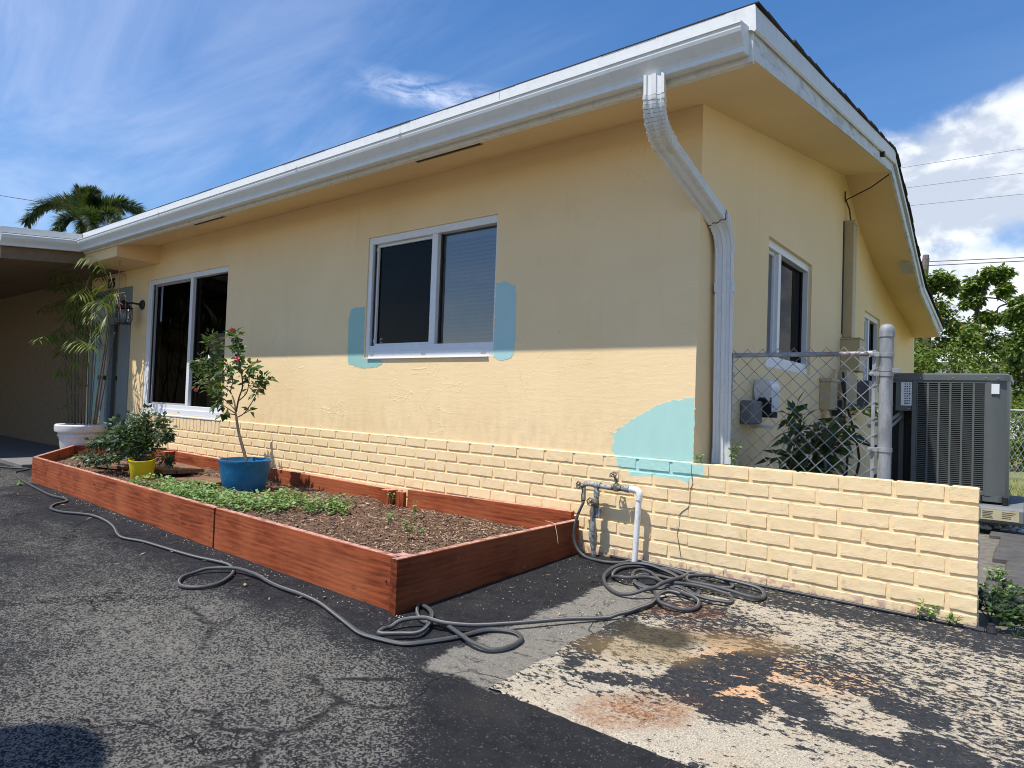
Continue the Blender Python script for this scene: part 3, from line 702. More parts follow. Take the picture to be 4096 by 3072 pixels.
for x in (-4.1, -2.95, -6.4): mb.box(x, x+.02, -.596, -.588, 2.598, 2.611)
mb.build('drip_edge', 'white_metal', house)
# rake boards
RTp = [(-.48, 2.712), (.651, 2.872), (3.24, 3.255), (4.10, 2.945), (4.75, 2.668), (5.403, 2.418), (7.40, 2.150)]
mb = MB(); P = RBp
for a, b in zip(P, P[1:]):
    h = .125 if a[0] < 3.1 else .09
    mb.extr([Vector((0, 0, 0)), Vector((-.02, 0, 0)), Vector((-.02, 0, h)), Vector((0, 0, h))], (XR, a[0], a[1]), (XR, b[0], b[1]))
mb.build('rake_fascia', 'weathered_fascia', house)
mb = MB()
top = [(y, lerpP(RTp, y)) for y in (-.49, .6, 1.5, 2.4, 3.24)]
for a, b in zip(top, top[1:]):
    b2 = (b[0]-.003, b[1])
    mb.extr([Vector((.014, 0, -.115)), Vector((.022, 0, -.108)), Vector((.016, 0, 0)), Vector((-.03, 0, .006)), Vector((-.03, 0, -.10)), Vector((0, 0, -.105))], (XR, a[0], a[1]), (XR, b2[0], b2[1]))
for a, b in zip(RTp[2:], RTp[3:]):
    mb.extr([Vector((.012, 0, -.075)), Vector((.014, 0, -.035)), Vector((-.03, 0, -.035)), Vector((-.03, 0, -.075))], (XR, a[0], a[1]), (XR, b[0], b[1]))
mb.build('rake_flashing', 'white_metal', house)
mb = MB(); mb.lathe([(0, 0), (.02, 0), (.024, .03), (.0, .03)], (XR+.004, 2.62, 3.03), 10, 'x'); mb.build('fascia_knot', 'dark_bronze', house)
# shingles: overlapping courses
mb = MB()
y = -.487
def roofz(y): return lerpP(RTp, y)+.007
while y < 7.3:
    y1 = y+.17; za, zb = roofz(y), roofz(min(y1, 7.4))
    up = (.005 if y < -.4 else .014) if y < 3.2 else .008; up2 = .006 if y < 3.2 else .016
    xa = XR+.026+rnd(-.006, .006)
    zi, zi2 = max(za, lerpP(WP, y)+.17), max(zb, lerpP(WP, y1)+.17)
    if y < -.4: za = zi = 2.7235
    for x0, x1, a0, a1, b0, b1 in ((-15, XC, zi, zi, zi2, zi2), (XC, xa, zi, za, zi2, zb)):
        mb.add([(x0, y, a0), (x1, y, a1), (x1, y1, b1-.004), (x0, y1, b0-.004), (x0, y, a0+up), (x1, y, a1+up), (x1, y1, b1+up2), (x0, y1, b0+up2)],
           [(0, 1, 2, 3), (4, 7, 6, 5), (0, 4, 5, 1), (1, 5, 6, 2), (2, 6, 7, 3), (3, 7, 4, 0)])
    y += .14
x = -8.6
while x < XR:
    L_ = rnd(.25, .36); mb.box(x, min(x+L_-.004, XR), -.488+rnd(-.002, .002), -.44, 2.7240, 2.7265+rnd(.0, .004)); x += L_
mb.build('shingle_roof', 'shingle', house)
# porch: flat ceiling, side gutter and roof
def pz(y): return .1*(min(y, -.47)+.47)
mb = MB()
mb.quad((-15, .012, 2.355), (-7.70, .012, 2.355), (-7.70, -.452, 2.355), (-15, -.452, 2.355)); mb.quad((-7.70, .012, 2.355), (-7.70, .012, 2.566), (-7.70, -.452, 2.487), (-7.70, -.452, 2.355))
mb.quad((-8.64, -.452, 2.355), (-7.70, -.452, 2.355), (-7.70, -.452, 2.49), (-8.64, -.452, 2.49))
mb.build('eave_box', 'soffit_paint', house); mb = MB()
mb.quad((-15, -.452, 2.354), (-8.64, -.452, 2.354), (-8.64, -1.27, 2.355+pz(-1.27)), (-15, -1.27, 2.355+pz(-1.27))); mb.quad((-15, -1.27, 2.355+pz(-1.27)), (-9.40, -1.27, 2.355+pz(-1.27)), (-9.40, -4.2, 2.24), (-15, -4.2, 2.24))  # second piece is unseen, added to deepen the porch shade
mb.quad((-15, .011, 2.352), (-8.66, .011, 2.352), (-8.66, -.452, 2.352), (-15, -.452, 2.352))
mb.build('porch_ceiling', 'porch_shade_brown', house)
mb = MB(); mb.box(-15, -9.72, -.006, .01, .03, 2.352); mb.build('porch_shade_panel', 'porch_shade_brown', house)  # panel added over the porch wall, its dark colour standing in for shade
mb = MB(); mb.box(-15.1, -15, -4.2, 0, -.2, 2.5); mb.build('porch_shade_wall', 'stucco', house)  # unseen side wall added to darken the porch
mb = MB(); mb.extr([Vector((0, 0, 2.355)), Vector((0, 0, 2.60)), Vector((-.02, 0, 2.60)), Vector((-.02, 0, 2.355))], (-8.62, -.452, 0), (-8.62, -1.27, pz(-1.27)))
mb.box(-9.40, -8.64, -1.29, -1.27, 2.24, 2.60); mb.build('porch_fascia', 'porch_shade_brown', house)
mb = MB(); prof = [Vector((-8.62-(y+.472), 0, z)) for y, z in KP]
mb.extr(prof, (0, -.50, 0), (0, -1.30, pz(-1.30)+0)); mb.build('porch_gutter', 'gutter_white', house)
mb = MB()
mb.extr([Vector(q) for q in ((-8.606, 0, 2.64), (-8.612, 0, 2.70), (-8.63, 0, 2.71), (-8.63, 0, 2.64))], (0, -.50, 0), (0, -1.29, pz(-1.29)))
mb.extr([Vector(q) for q in ((-8.60, 0, 2.705), (-8.76, 0, 2.722), (-8.76, 0, 2.712), (-8.60, 0, 2.695))], (0, -.50, 0), (0, -1.29, pz(-1.29)))
mb.build('porch_flashing', 'gutter_white', house)
mb = MB()
for x0, x1, ya, yb_, za, zb in ((-15, -8.75, -.46, -1.28, 2.715, 2.633), (-15, -9.42, -1.281, -4.3, 2.633, 2.45)): mb.add([(x0, ya, za-.09), (x1, ya, za-.09), (x1, yb_, zb-.09), (x0, yb_, zb-.09), (x0, ya, za), (x1, ya, za), (x1, yb_, zb), (x0, yb_, zb)], [(0, 1, 2, 3), (4, 5, 6, 7), (0, 1, 5, 4), (1, 2, 6, 5), (2, 3, 7, 6)])  # unseen forward part added to darken the porch, notched to light the pot
mb.build('porch_roof', 'shingle', house)
# ------------------------------------------------------------------ brick veneer
TEAL = [(-1.150, .96), (-1.182, .958), (-1.225, .95), (-1.296, .94), (-1.367, .921), (-1.412, .886), (-1.477, .858), (-1.52, .83), (-1.591, .787), (-1.629, .763), (-1.609, .751), (-1.658, .735), (-1.632, .706), (-1.651, .674), (-1.655, .648), (-1.624, .615), (-1.612, .575), (-1.622, .549), (-1.543, .543), (-1.522, .507), (-1.381, .512), (-1.247, .521), (-1.168, .495), (-1.152, .535), (-1.094, .549), (-1.087, .607), (-1.148, .607)]
def inpoly(x, y, P):
    c = False; j = len(P)-1
    for i in range(len(P)):
        if (P[i][1] > y) != (P[j][1] > y) and x < (P[j][0]-P[i][0])*(y-P[i][1])/(P[j][1]-P[i][1])+P[i][0]: c = not c
        j = i
    return c
BL, BH, JT = .2127, .0762, .0170
def brick(mb, x0, x1, z0, z1, jut=0.):
    near = x1 > -2.4; w_ = x1-x0; h_ = z1-z0
    cell = .009 if near else .03
    e = .0016
    us = [0, e]+[e+(w_-2*e)*i/max(2, int(w_/cell)) for i in range(1, max(2, int(w_/cell)))]+[w_-e, w_]
    vs_ = [0, e]+[e+(h_-2*e)*i/max(2, int(h_/cell)) for i in range(1, max(2, int(h_/cell)))]+[h_-e, h_]
    o = len(mb.v); nu, nv = len(us), len(vs_); seed = rnd(0, 50)
    tl = rnd(-.0016, .0016); ja = rnd(-.0015, .0015)
    for j, vv in enumerate(vs_):
        for i, uu in enumerate(us):
            x = x0+uu; z = z0+vv; edge = i in (0, nu-1) or j in (0, nv-1)
            xx = x+nz(x*40, z*40, seed, 2)*.0022*(1 if i in (0, 1, nu-1, nu-2) else 0); zz_ = z+nz(x*35, z*35, seed+9, 2)*.0020*(1 if j in (0, 1, nv-1, nv-2) else 0)
            yy = .0058 if edge else (-jut+ja+tl*(uu/w_-.5)+nz(x*38, z*75, seed, 5)*.0010)
            mb.v.append((xx, yy, zz_))
            q = 0.
            if -1.75 < x < -1.04 and z > .44:
                q = 1. if inpoly(x+nz(x*45, z*20, 3, 2)*.012, z+nz(x*25, z*25, 5, 2)*.006, TEAL) else 0.
            mb.va['teal'].append(q)
    r_ = random.random()
    for j in range(nv-1):
        for i in range(nu-1):
            a = o+j*nu+i; mb.f.append((a, a+1, a+nu+1, a+nu)); mb.rnd.append(r_)
def mortar(mb, x0, x1, z0, z1, step=.02):
    nx_ = max(1, int((x1-x0)/step)); nz_ = max(1, int((z1-z0)/step)); o = len(mb.v)
    for j in range(nz_+1):
        for i in range(nx_+1):
            x = x0+(x1-x0)*i/nx_; z = z0+(z1-z0)*j/nz_; mb.v.append((x, .0054+nz(x*30, z*30, 1, 2)*.0012, z))
            mb.va['teal'].append(1. if (-1.75 < x < -1.05 and z > .44 and inpoly(x, z, TEAL)) else 0.)
    for j in range(nz_):
        for i in range(nx_):
            a = o+j*(nx_+1)+i; mb.f.append((a, a+1, a+nx_+2, a+nx_+1)); mb.rnd.append(.5)
def course_joints(row, x0, x1):
    off = 0 if row % 2 == 0 else BL/2
    js = [x0]; k = math.ceil((x0+.03-off)/BL)
    while k*BL+off < x1-.03: js.append(k*BL+off); k += 1
    return js+[x1]
ZT = .61
def veneer(mb, xa, xb, rows):
    for r_ in rows:
        jn = -5*BL if r_ % 2 == 0 else -5.5*BL; x0 = jn if xa == XC else xa; x1 = jn if xb == XC else xb
        z1 = ZT-r_*BH; z0 = z1-BH
        js = course_joints(r_, x0, x1)
        js = [js[0]]+[q+(rnd(-.008, .008)) for q in js[1:-1]]+[js[-1]]
        dzz = rnd(-.0012, .0012)
        for a, b in zip(js, js[1:]):
            if b-a < .02: continue
            aa = a+(JT/2 if a > x0 else 0); bb = b-(JT/2 if b < x1 else 0)
            brick(mb, aa, bb, z0+JT+dzz-.002+rnd(-.0008, .0008), z1+dzz-.001-(0 if r_ else .0)+rnd(-.0008, .0008))
mb = MB(); mb.va['teal'] = []
veneer(mb, -6.14, XC, [0, 1]); veneer(mb, -7.99, XC, list(range(2, 9)))
x = -7.99
while x < -6.16:
    x1 = min(x+.0762, -6.14); brick(mb, x+.005, x1-.005, ZT-2*BH+JT, ZT-.001); x += .0762
mortar(mb, -7.99, -2.4, -.08, ZT-.002, .08); mortar(mb, -2.4, XC, -.08, ZT-.002, .012)
ven = mb.build('brick_veneer', 'painted_brick', house, smooth=True, sharp=50)
mb = MB(); mb.va['teal'] = []
def ledge():
    n = 300; o = 0
    for i in range(n+1):
        x = -6.14+(XC+6.14)*i/n; t = 1. if -1.625 < x < XC else 0.
        for y, z in ((.0005, ZT-.004), (.0015, ZT+.001), (.0095, ZT+.0035)):
            mb.v.append((x, y+nz(x*30, 2)*.0008, z+nz(x*24, 8)*.0012)); mb.va['teal'].append(t)
    for i in range(n):
        for k in (0, 1): mb.f.append((i*3+k, (i+1)*3+k, (i+1)*3+k+1, i*3+k+1)); mb.rnd.append(.5)
ledge(); mb.build('veneer_ledge', 'painted_brick', house, smooth=True)
# paint test patches
def patch(name, outl, mat, y=.0078, rag=.008):
    pts = []
    for (x0, z0), (x1, z1) in zip(outl, outl[1:]+outl[:1]):
        L_ = math.hypot(x1-x0, z1-z0); n = max(1, int(L_/.006))
        for i in range(n):
            t = i/n; x = x0+(x1-x0)*t; z = z0+(z1-z0)*t
            pts.append((x+nz(x*50, z*35, 3, 5)*rag, y, z+nz(x*35, z*50, 7, 5)*rag))
    mb = MB(); n = len(pts); mb.poly(pts)
    mb.add(pts+[(p[0], YS, p[2]) for p in pts], [(i, (i+1) % n, n+(i+1) % n, n+i) for i in range(n)])
    return mb.build(name, mat, house)
A_ = [(-4.143, 1.602), (-4.12, 1.62), (-4.083, 1.628), (-3.955, 1.625), (-3.955, 1.208), (-3.80, 1.196), (-3.745, 1.192), (-3.722, 1.18), (-3.722, 1.160), (-3.77, 1.142), (-3.81, 1.133), (-3.90, 1.13), (-3.98, 1.128), (-4.03, 1.142), (-4.129, 1.159), (-4.150, 1.19), (-4.157, 1.224), (-4.155, 1.4), (-4.162, 1.523)]
patch('paint_test_patch', A_, 'teal_paint_dark')['label'] = 'teal test patch left of the middle window'
B_ = [(-2.585, 1.709), (-2.55, 1.700), (-2.512, 1.709), (-2.46, 1.69), (-2.416, 1.669), (-2.404, 1.5), (-2.404, 1.359), (-2.41, 1.25), (-2.417, 1.208), (-2.44, 1.19), (-2.467, 1.181), (-2.52, 1.178), (-2.561, 1.186), (-2.585, 1.205)]
patch('paint_test_patch', B_, 'blue_paint')['label'] = 'pale blue test patch right of the middle window'
C_ = [p for p in TEAL if p[1] > .6]; C_ = [(x-.0 if x < -1.16 else XC-.001, z) for x, z in C_[:-2]]+[(-1.624, ZT+.002), (XC-.001, ZT+.002)]
patch('paint_test_patch', C_, 'teal_paint', rag=.011)['label'] = 'large teal test patch at the house corner'
# ------------------------------------------------------------------ windows
def window(M, u0, u1, z0, z1, style):
    fr = .11 if style == 'w1' else .045; M0 = M; sh = .035 if style in ('s1', 's2') else .020
    M = (lambda u, d, z: M0(u, d+sh, z))
    mb = MB(); b = lambda a, c, d0, d1, e, f, ch=.002: mb.cbox(min(a, c), max(a, c), d0, d1, e, f, ch, M)
    um = {'w1': -6.93, 'w2': -3.205, 's1': 1.55, 's2': 4.86}[style]
    sgn = 1
    d0, d1 = -.010, .06
    botw = .10 if style in ('w1', 'w2') else .085
    b(u0, u0+fr, d0, d1, z0, z1); b(u1-.018, u1, d0, d1, z0+botw, z1)
    b(u0+fr, u1-.018, d0+.001, d1, z1-.055, z1); b(u0+fr, u1, d0-.008, d1+.001, z0, z0+botw*.55); b(u0+fr, u1-.001, d0+.004, d1-.001, z0+botw*.55, z0+botw)
    b(um-.030, um+.030, d0+.006, d1-.002, z0+botw, z1-.055)
    w_ = mb.build('window', 'white_vinyl', house)
    gl0, gl1, gr0, gr1 = u0+fr, um-.030, um+.030, u1-.018; zb, zt = z0+botw, z1-.055
    mb = MB(); b = lambda a, c, d0, d1, e, f, ch=.0015: mb.cbox(a, c, d0, d1, e, f, ch, M)
    s_ = .035
    if style in ('w1', 'w2', 's1', 's2'):
        b(gl0, gl0+s_, .02, .045, zb, zt); b(gl1-.02, gl1, .02, .045, zb, zt); b(gl0+s_, gl1-.02, .021, .046, zb, zb+.02); b(gl0+s_, gl1-.02, .021, .046, zt-.022, zt)
        for zz_ in (zb+.03, zt-.05): b(gl0+.006, gl0+.022, .012, .02, zz_, zz_+.025)
    mb.build('sash', 'grey_plastic' if style == 'w1' else 'white_vinyl', w_)
    mb = MB()
    b(gl0+.01, gl0+.02, .005, .018, zb, zt)
    b(gr0, gr0+.012, .03, .05, zb, zt); b(gr1-.008, gr1, .03, .05, zb, zt)
    mb.build('seal', 'dark_bronze', w_)
    mb = MB(); mb.add([M(gl0, .038, zb), M(gl1, .038, zb), M(gl1, .038, zt), M(gl0, .038, zt)], [(0, 1, 2, 3)]); g = mb.build('pane', 'glass_dark' if style != 's1' else 'glass_mirror', w_)
    mb = MB(); mb.add([M(gr0, .043, zb), M(gr1, .043, zb), M(gr1, .043, zt), M(gr0, .043, zt)], [(0, 1, 2, 3)]); mb.build('pane', {'w2': 'glass_tinted', 's1': 'glass_dark'}.get(style, 'glass_dark'), w_)
    if style == 'w2':
        mb = MB(); z = zb+.012
        while z < zt-.07:
            for a, c in ((gl0+.01, gl1-.005), (gr0+.015, gr1-.01)):
                mb.add([M(a, .088, z), M(c, .088, z), M(c, .106, z+.021), M(a, .106, z+.021)], [(0, 1, 2, 3)])
            z += .030
        mb.box(gl0, gl1, .085, .12, zt-.05, zt-.01, M); mb.box(gr0, gr1, .085, .12, zt-.05, zt-.01, M)
        mb.build('blind', 'blinds', w_)
    # dark room behind
    mb = MB(); a, c, e, f, g = u0-.6, u1+.6, .161, 2.6, .0
    q = [M(u0, .16, z0), M(u1, .16, z0), M(u1, .16, z1), M(u0, .16, z1), M(u0, 1.6, z0), M(u1, 1.6, z0), M(u1, 1.6, z1), M(u0, 1.6, z1)]
    mb.add(q, [(4, 5, 6, 7), (0, 1, 5, 4), (3, 7, 6, 2), (0, 4, 7, 3), (1, 2, 6, 5)]); mb.build('room_interior', 'dark_room', w_)
    mb = MB()
    if style in ('w1', 'w2'):
        for uu in (u0+.09, (u0+u1)/2, u1-.09): mb.cbox(uu-.022, uu+.022, d0-.0115, d0-.008, z0+.022, z0+.033, .001, M)
        mb.build('weep_cover', 'label_yellow', w_)
    return w_
window(MF, *W1, 'w1'); window(MF, *W2, 'w2'); window(MS, *S1, 's1'); window(MS, *S2, 's2')
mb = MB(); mb.box(-3.90, -2.63, -.006, .02, 1.203, 1.2065); mb.build('sill_line', 'white_vinyl', house)
mb = MB(); mb.add([(-8.00, -.006, .614), (-6.13, -.006, .614), (-6.13, .05, .632), (-8.0, .05, .632), (-8.0, -.006, .604), (-6.13, -.006, .604)], [(0, 1, 2, 3), (4, 5, 1, 0)]); mb.build('window_sill', 'white_vinyl', house)
# entry door with side light
dr = MB(); M = MF
dr.cbox(-9.60, -9.53, -.02, .06, .035, 2.15, .003, M); dr.cbox(-9.53, -8.69, -.018, .06, 1.98, 2.15, .003, M); dr.cbox(-8.69, -8.40, -.02, .06, .035, 2.15, .003, M); dr.cbox(-9.045, -8.99, -.018, .06, .035, 1.98, .003, M)
dr.cbox(-8.99, -8.69, -.018, .06, 1.70, 1.98, .003, M); dr.cbox(-8.99, -8.69, -.018, .06, .035, .25, .003, M)
dro = dr.build('door_frame', 'door_trim', house)
mb = MB(); mb.cbox(-9.53, -9.045, .0, .05, .04, 1.975, .003, M); d2 = mb.build('door', 'door_white', house)
mb = MB(); mb.cbox(-9.47, -9.33, -.006, 0, .5, 1.6, .002, M); mb.build('door_panel', 'teal_paint_dark', d2)
mb = MB(); mb.lathe([(0, 0), (.028, 0), (.03, .02), (.012, .03), (.012, .05), (.03, .06), (.03, .085), (0, .09)], (-9.10, .012, 1.02), 12, 'y'); mb.build('handle', 'dark_bronze', d2)
mb = MB(); mb.add([M(-8.99, .03, .25), M(-8.69, .03, .25), M(-8.69, .03, 1.70), M(-8.99, .03, 1.70)], [(0, 1, 2, 3)]); mb.build('side_light', 'glass_mirror', dro)
mb = MB(); q = [M(-9.6, .1, .03), M(-8.4, .1, .03), M(-8.4, .1, 2.15), M(-9.6, .1, 2.15)]; mb.add(q, [(0, 1, 2, 3)]); mb.build('hall_interior', 'dark_room', dro)
# house numbers
def text(body, size, mat, loc, rot, parent, name, ext=.004, bold=.006):
    cu = bpy.data.curves.new('t', 'FONT'); cu.body = body; cu.size = size; cu.extrude = ext; cu.offset = bold; cu.align_x = 'CENTER'
    o = bpy.data.objects.new('t', cu); sc.collection.objects.link(o); bpy.context.view_layer.update()
    me = bpy.data.meshes.new_from_object(o.evaluated_get(bpy.context.evaluated_depsgraph_get())); bpy.data.objects.remove(o)
    me.name = name; me.materials.clear(); me.materials.append(MAT[mat]); n = bpy.data.objects.new(name, me); sc.collection.objects.link(n)
    n.parent = parent; base = Vector(parent.location) if parent else Vector((0, 0, 0)); n.location = Vector(loc)-base; n.rotation_euler = rot; return n
text('175', .155, 'black_number', (-9.06, .004, 2.185), (R(90), 0, 0), house, 'house_number')
mb = MB(); mb.tube([(-9.6, -.002, 2.31), (-8.66, -.002, 2.31), (-8.62, -.002, 2.27), (-8.62, -.002, 2.15)], .012, 6); mb.build('conduit', 'soffit_paint', house)
# cable under the soffit and line cover boxes on the side wall
mb = MB(); mb.tube([(XR-.02, 3.16, 3.03), (-.9, 3.2, 2.95), (-1.12, 3.35, 2.92), (-1.14, 3.36, 2.90)], .006, 5); mb.tube([(-1.14, 3.36, 3.0), (-1.14, 3.36, 2.93), (-1.12, 3.45, 2.85), (-1.11, 3.5, 2.7)], .007, 5); mb.tube([(-1.148, 3.37, 2.72), (-1.148, 3.38, 1.65)], .006, 5)
mb.build('eave_cable', 'dark_bronze', house)
lc = thing('refrigerant_line_cover', 'tall beige metal duct cover running down the side wall', 'duct cover', (-1.1, 3.5, 1.55))
mb = MB(); mb.cbox(-1.152, -1.07, 3.42, 3.56, 1.62, 2.72, .004); mb.cbox(-1.152, -1.063, 3.415, 3.565, 2.70, 2.735, .003); mb.build('cover', 'beige_metal', lc)
mb = MB(); mb.cbox(-1.152, -.99, 3.36, 3.60, 1.30, 1.60, .004); mb.cbox(-1.152, -.985, 3.35, 3.61, 1.60, 1.612, .002); mb.build('junction_box', 'beige_metal', lc)
# ------------------------------------------------------------------ downspout
ds = house
mb = MB()
def rectube(mb, pts, ux, a, b, ribs=True):
    """rectangular ribbed pipe: ux = width direction"""
    pr2 = []
    for s_, dd_ in ((-1, -1), (1, -1), (1, 1), (-1, 1)): pr2.append((s_*a, dd_*b))
    prof = [(-a, -b), (-a*.72, -b), (-a*.62, -b*.74), (-a*.30, -b*.74), (-a*.2, -b), (a*.2, -b), (a*.30, -b*.74), (a*.62, -b*.74), (a*.72, -b), (a, -b), (a, -b*.3), (a*.94, -b*.2), (a*.94, b*.2), (a, b*.3), (a, b), (-a, b)]
    vs = []; n = len(prof)
    for i, p in enumerate(pts):
        p = Vector(p); t = (Vector(pts[min(i+1, len(pts)-1)])-Vector(pts[max(i-1, 0)])).normalized()
        X = Vector(ux); X = (X-t*X.dot(t)).normalized(); Y = t.cross(X).normalized()
        if Y.y > 0: Y = -Y
        Y = -Y
        for u, v in prof: vs.append(p+X*u+Y*v)
    fs = [(i*n+k, i*n+(k+1) % n, (i+1)*n+(k+1) % n, (i+1)*n+k) for i in range(len(pts)-1) for k in range(n)]
    fs += [tuple(range(n)), tuple((len(pts)-1)*n+k for k in range(n))]
    mb.add(vs, fs)
UX = (.95, .3, 0)
top_ = Vector((-1.175, -.530, 2.50)); e1 = Vector((-1.185, -.50, 2.36)); e2 = Vector((-1.205, -.40, 2.26)); e3 = Vector((-1.09, .17, 1.93)); e4 = Vector((-1.085, .215, 1.84)); bot = Vector((-1.095, .265, .60))
def bez(a, b, c, n):
    return [a*(1-t)**2+b*2*t*(1-t)+c*t*t for t in [i/n for i in range(n+1)]]
def crimp(pts, amp=.004):
    return pts
def elbow(mb, a, b, c, n=14):
    P = bez(a, b, c, n*2); 
    for i in range(n): 
        s_ = 1.035 if i % 2 == 0 else .985
        rectube(mb, [P[2*i], P[2*i+1], P[2*i+2]], UX, .050*s_, .037*s_)
dg0 = e2+(e3-e2)*.04; dg1 = e2+(e3-e2)*.93
P_up = Vector((-1.172, -.532, 2.40))
rectube(mb, [top_, P_up], UX, .049, .036)
elbow(mb, P_up, Vector((-1.18, -.525, 2.26)), dg0+(e3-e2)*.06, 15)
rectube(mb, [dg0, dg1], UX, .0475, .0345)
elbow(mb, dg1, Vector((-1.088, .205, 1.90)), Vector((-1.088, .215, 1.78)), 12)
rectube(mb, [Vector((-1.088, .214, 1.80)), Vector((-1.09, .235, 1.2)), bot], UX, .0475, .0345)
rectube(mb, [Vector((-1.0885, .2235, 1.61)), Vector((-1.089, .2245, 1.56))], UX, .0535, .040)
rectube(mb, [Vector((-1.0945, .263, .68)), Vector((-1.095, .265, .60))], UX, .051, .0375)
dsp = mb.build('downspout', 'white_metal', ds)
mb = MB()
for c, d in ((dg0+(dg1-dg0)*.02, .052), (dg1-(dg1-dg0)*.02, .052)):
    rectube(mb, [c, c+(e3-e2).normalized()*.003], UX, .0505, .038)
mb.build('seam', 'dark_bronze', dsp)
# ================================================================== LOW GARDEN WALL
lw = thing('brick_wall', 'low yellow painted brick wall running right from the house corner', 'wall', (-.5, .05, 0))
mb = MB(); mb.va['teal'] = []
veneer(mb, XC, .108, list(range(0, 9)))
mortar(mb, XC, .106, -.08, ZT-.005, .012)
mb.build('brick_face', 'painted_brick', lw, smooth=True, sharp=50)
mb = MB(); mb.va['teal'] = []
def bx_t(mb, *a):
    n0 = len(mb.v); mb.cbox(*a); mb.va['teal'] += [1. if (mb.v[i][0] < -1.09 and mb.v[i][2] > .55) else 0. for i in range(n0, len(mb.v))]
bx_t(mb, XC+.0, .100, .0085, .092, -.08, ZT-.006, .002)
for r_ in range(8):
    z1 = ZT-r_*BH; bx_t(mb, .098, .1075+rnd(-.002, .002), .0062, .095, z1-BH+JT, z1-.002, .004)
js = course_joints(0, -5*BL, .108)
for a, b in zip(js, js[1:]): bx_t(mb, a+.006, b-.006, .0063, .095, ZT-BH+JT, ZT-.0015+rnd(-.001, .001), .004)
mb.build('wall_core', 'painted_brick', lw)
CK = [(-1.155, .60), (-1.158, .56), (-1.150, .50), (-1.16, .46), (-1.158, .40), (-1.165, .37), (-1.20, .345), (-1.222, .32), (-1.218, .27), (-1.225, .22), (-1.222, .17), (-1.212, .13), (-1.205, .10)]
mb = MB(); mb.tube([(x+rnd(-.004, .004), -.0010, z) for x, z in CK], [.0016+rnd(0, .0012) for _ in CK], 4); mb.build('crack_line', 'side_dirt', lw)
# ================================================================== PLANTER
pb = thing('planter_box', 'long red stained timber raised bed along the brick wall', 'planter', (-4.4, -.7, 0))
def board(mb, A, B, z0, z1, th, side=1, ch=.003):
    A = Vector((A[0], A[1], 0)); B = Vector((B[0], B[1], 0)); d = (B-A); L_ = d.length; d.normalize(); n = Vector((-d.y, d.x, 0))*side
    z0 = z0 if isinstance(z0, tuple) else (z0, z0); z1 = z1 if isinstance(z1, tuple) else (z1, z1)
    N = 24
    def f(u, v, w_):
        t = u/L_; za = z0[0]+(z0[1]-z0[0])*t; zb = z1[0]+(z1[1]-z1[0])*t
        p = A+d*u+n*v; return (p.x, p.y, za+(zb-za)*w_)
    # chamfer expressed in normalised height
    hh = z1[0]-z0[0]; c = ch
    prof = [(0, c/hh), (c, 0), (th-c, 0), (th, c/hh), (th, 1-c/hh), (th-c, 1), (c, 1), (0, 1-c/hh)]
    vs = []
    for i in range(N+1):
        u = L_*i/N; wob = nz(u*1.3, hh*7+A.x, 2, 2)*.004
        for v, w_ in prof: q = f(u, v+wob, w_); vs.append(q)
    n_ = len(prof); fs = [(i*n_+k, i*n_+(k+1) % n_, (i+1)*n_+(k+1) % n_, (i+1)*n_+k) for i in range(N) for k in range(n_)]+[tuple(range(n_)), tuple(N*n_+k for k in range(n_))]
    mb.add(vs, fs)
ZB = .213
mb = MB(); board(mb, (-3.495, -1.402), (-1.886, -1.442), -.06, ZB, .038); b1 = mb.build('board', 'wood_x', pb)
mb = MB(); board(mb, (-7.20, -1.275), (-3.514, -1.402), (-.05, -.06), (ZB+.0, ZB), .038); mb.build('board', 'wood_x', pb)
mb = MB(); board(mb, (-1.838, -1.466), (-1.838, -.03), -.06, ZB, .040); mb.build('board', 'wood_y_shade', pb)['label'] = 'end board, brown darkened for its shade'
mb = MB(); board(mb, (-8.50, -.52), (-7.20, -1.275), -.04, ZB, .038); mb.build('board', 'wood_x', pb)
mb = MB(); board(mb, (-8.46, -.50), (-8.1, -.06), -.04, ZB, .038, -1); mb.build('board', 'wood_x', pb)
mb = MB(); board(mb, (-3.31, -.050), (-1.885, -.050), -.04, (.232, .258), .038); mb.build('board', 'wood_x', pb)
mb = MB(); board(mb, (-8.1, -.050), (-6.99, -.050), -.04, .245, .038); mb.build('board', 'wood_x', pb)
mb = MB(); board(mb, (-6.97, -.050), (-3.40, -.050), -.04, (.236, .214), .038); mb.build('board', 'wood_x', pb)
mb = MB(); mb.cbox(-3.50, -3.41, -.145, -.052, -.02, .222, .004); mb.cbox(-3.405, -3.318, -.085, -.051, -.02, .214, .004); mb.build('corner_post', 'wood_z', pb)
mb = MB(); mb.cbox(-1.985, -1.89, -1.40, -1.30, -.02, .196, .004); mb.build('corner_post', 'wood_z', pb)
mb = MB(); mb.cbox(-3.42, -3.20, -1.36, -1.31, -.02, .185, .004); mb.build('cleat', 'wood_z', pb)
mb = MB(); mb.cbox(-7.06, -6.98, -.15, -.052, -.02, .235, .004); mb.build('corner_post', 'wood_z', pb)
# painted dots: knots, screws, scuffs as tiny geometry
mb = MB()
for x, z in ((-1.905, .19), (-1.905, .03), (-1.93, .10), (-3.47, .18), (-3.47, .05)): mb.lathe([(0, .002), (.004, .001), (.004, -.002)], (x, -1.4435, z), 8, 'y')
for y_, z in ((-1.40, .185), (-1.33, .18), (-.10, .19), (-.10, .15), (-.10, .09), (-.10, .03), (-1.2, .03)): mb.lathe([(.004, -.001), (.004, .002), (0, .002)], (-1.8375, y_, z), 8, 'x')
mb.build('screw', 'dark_bronze', pb)
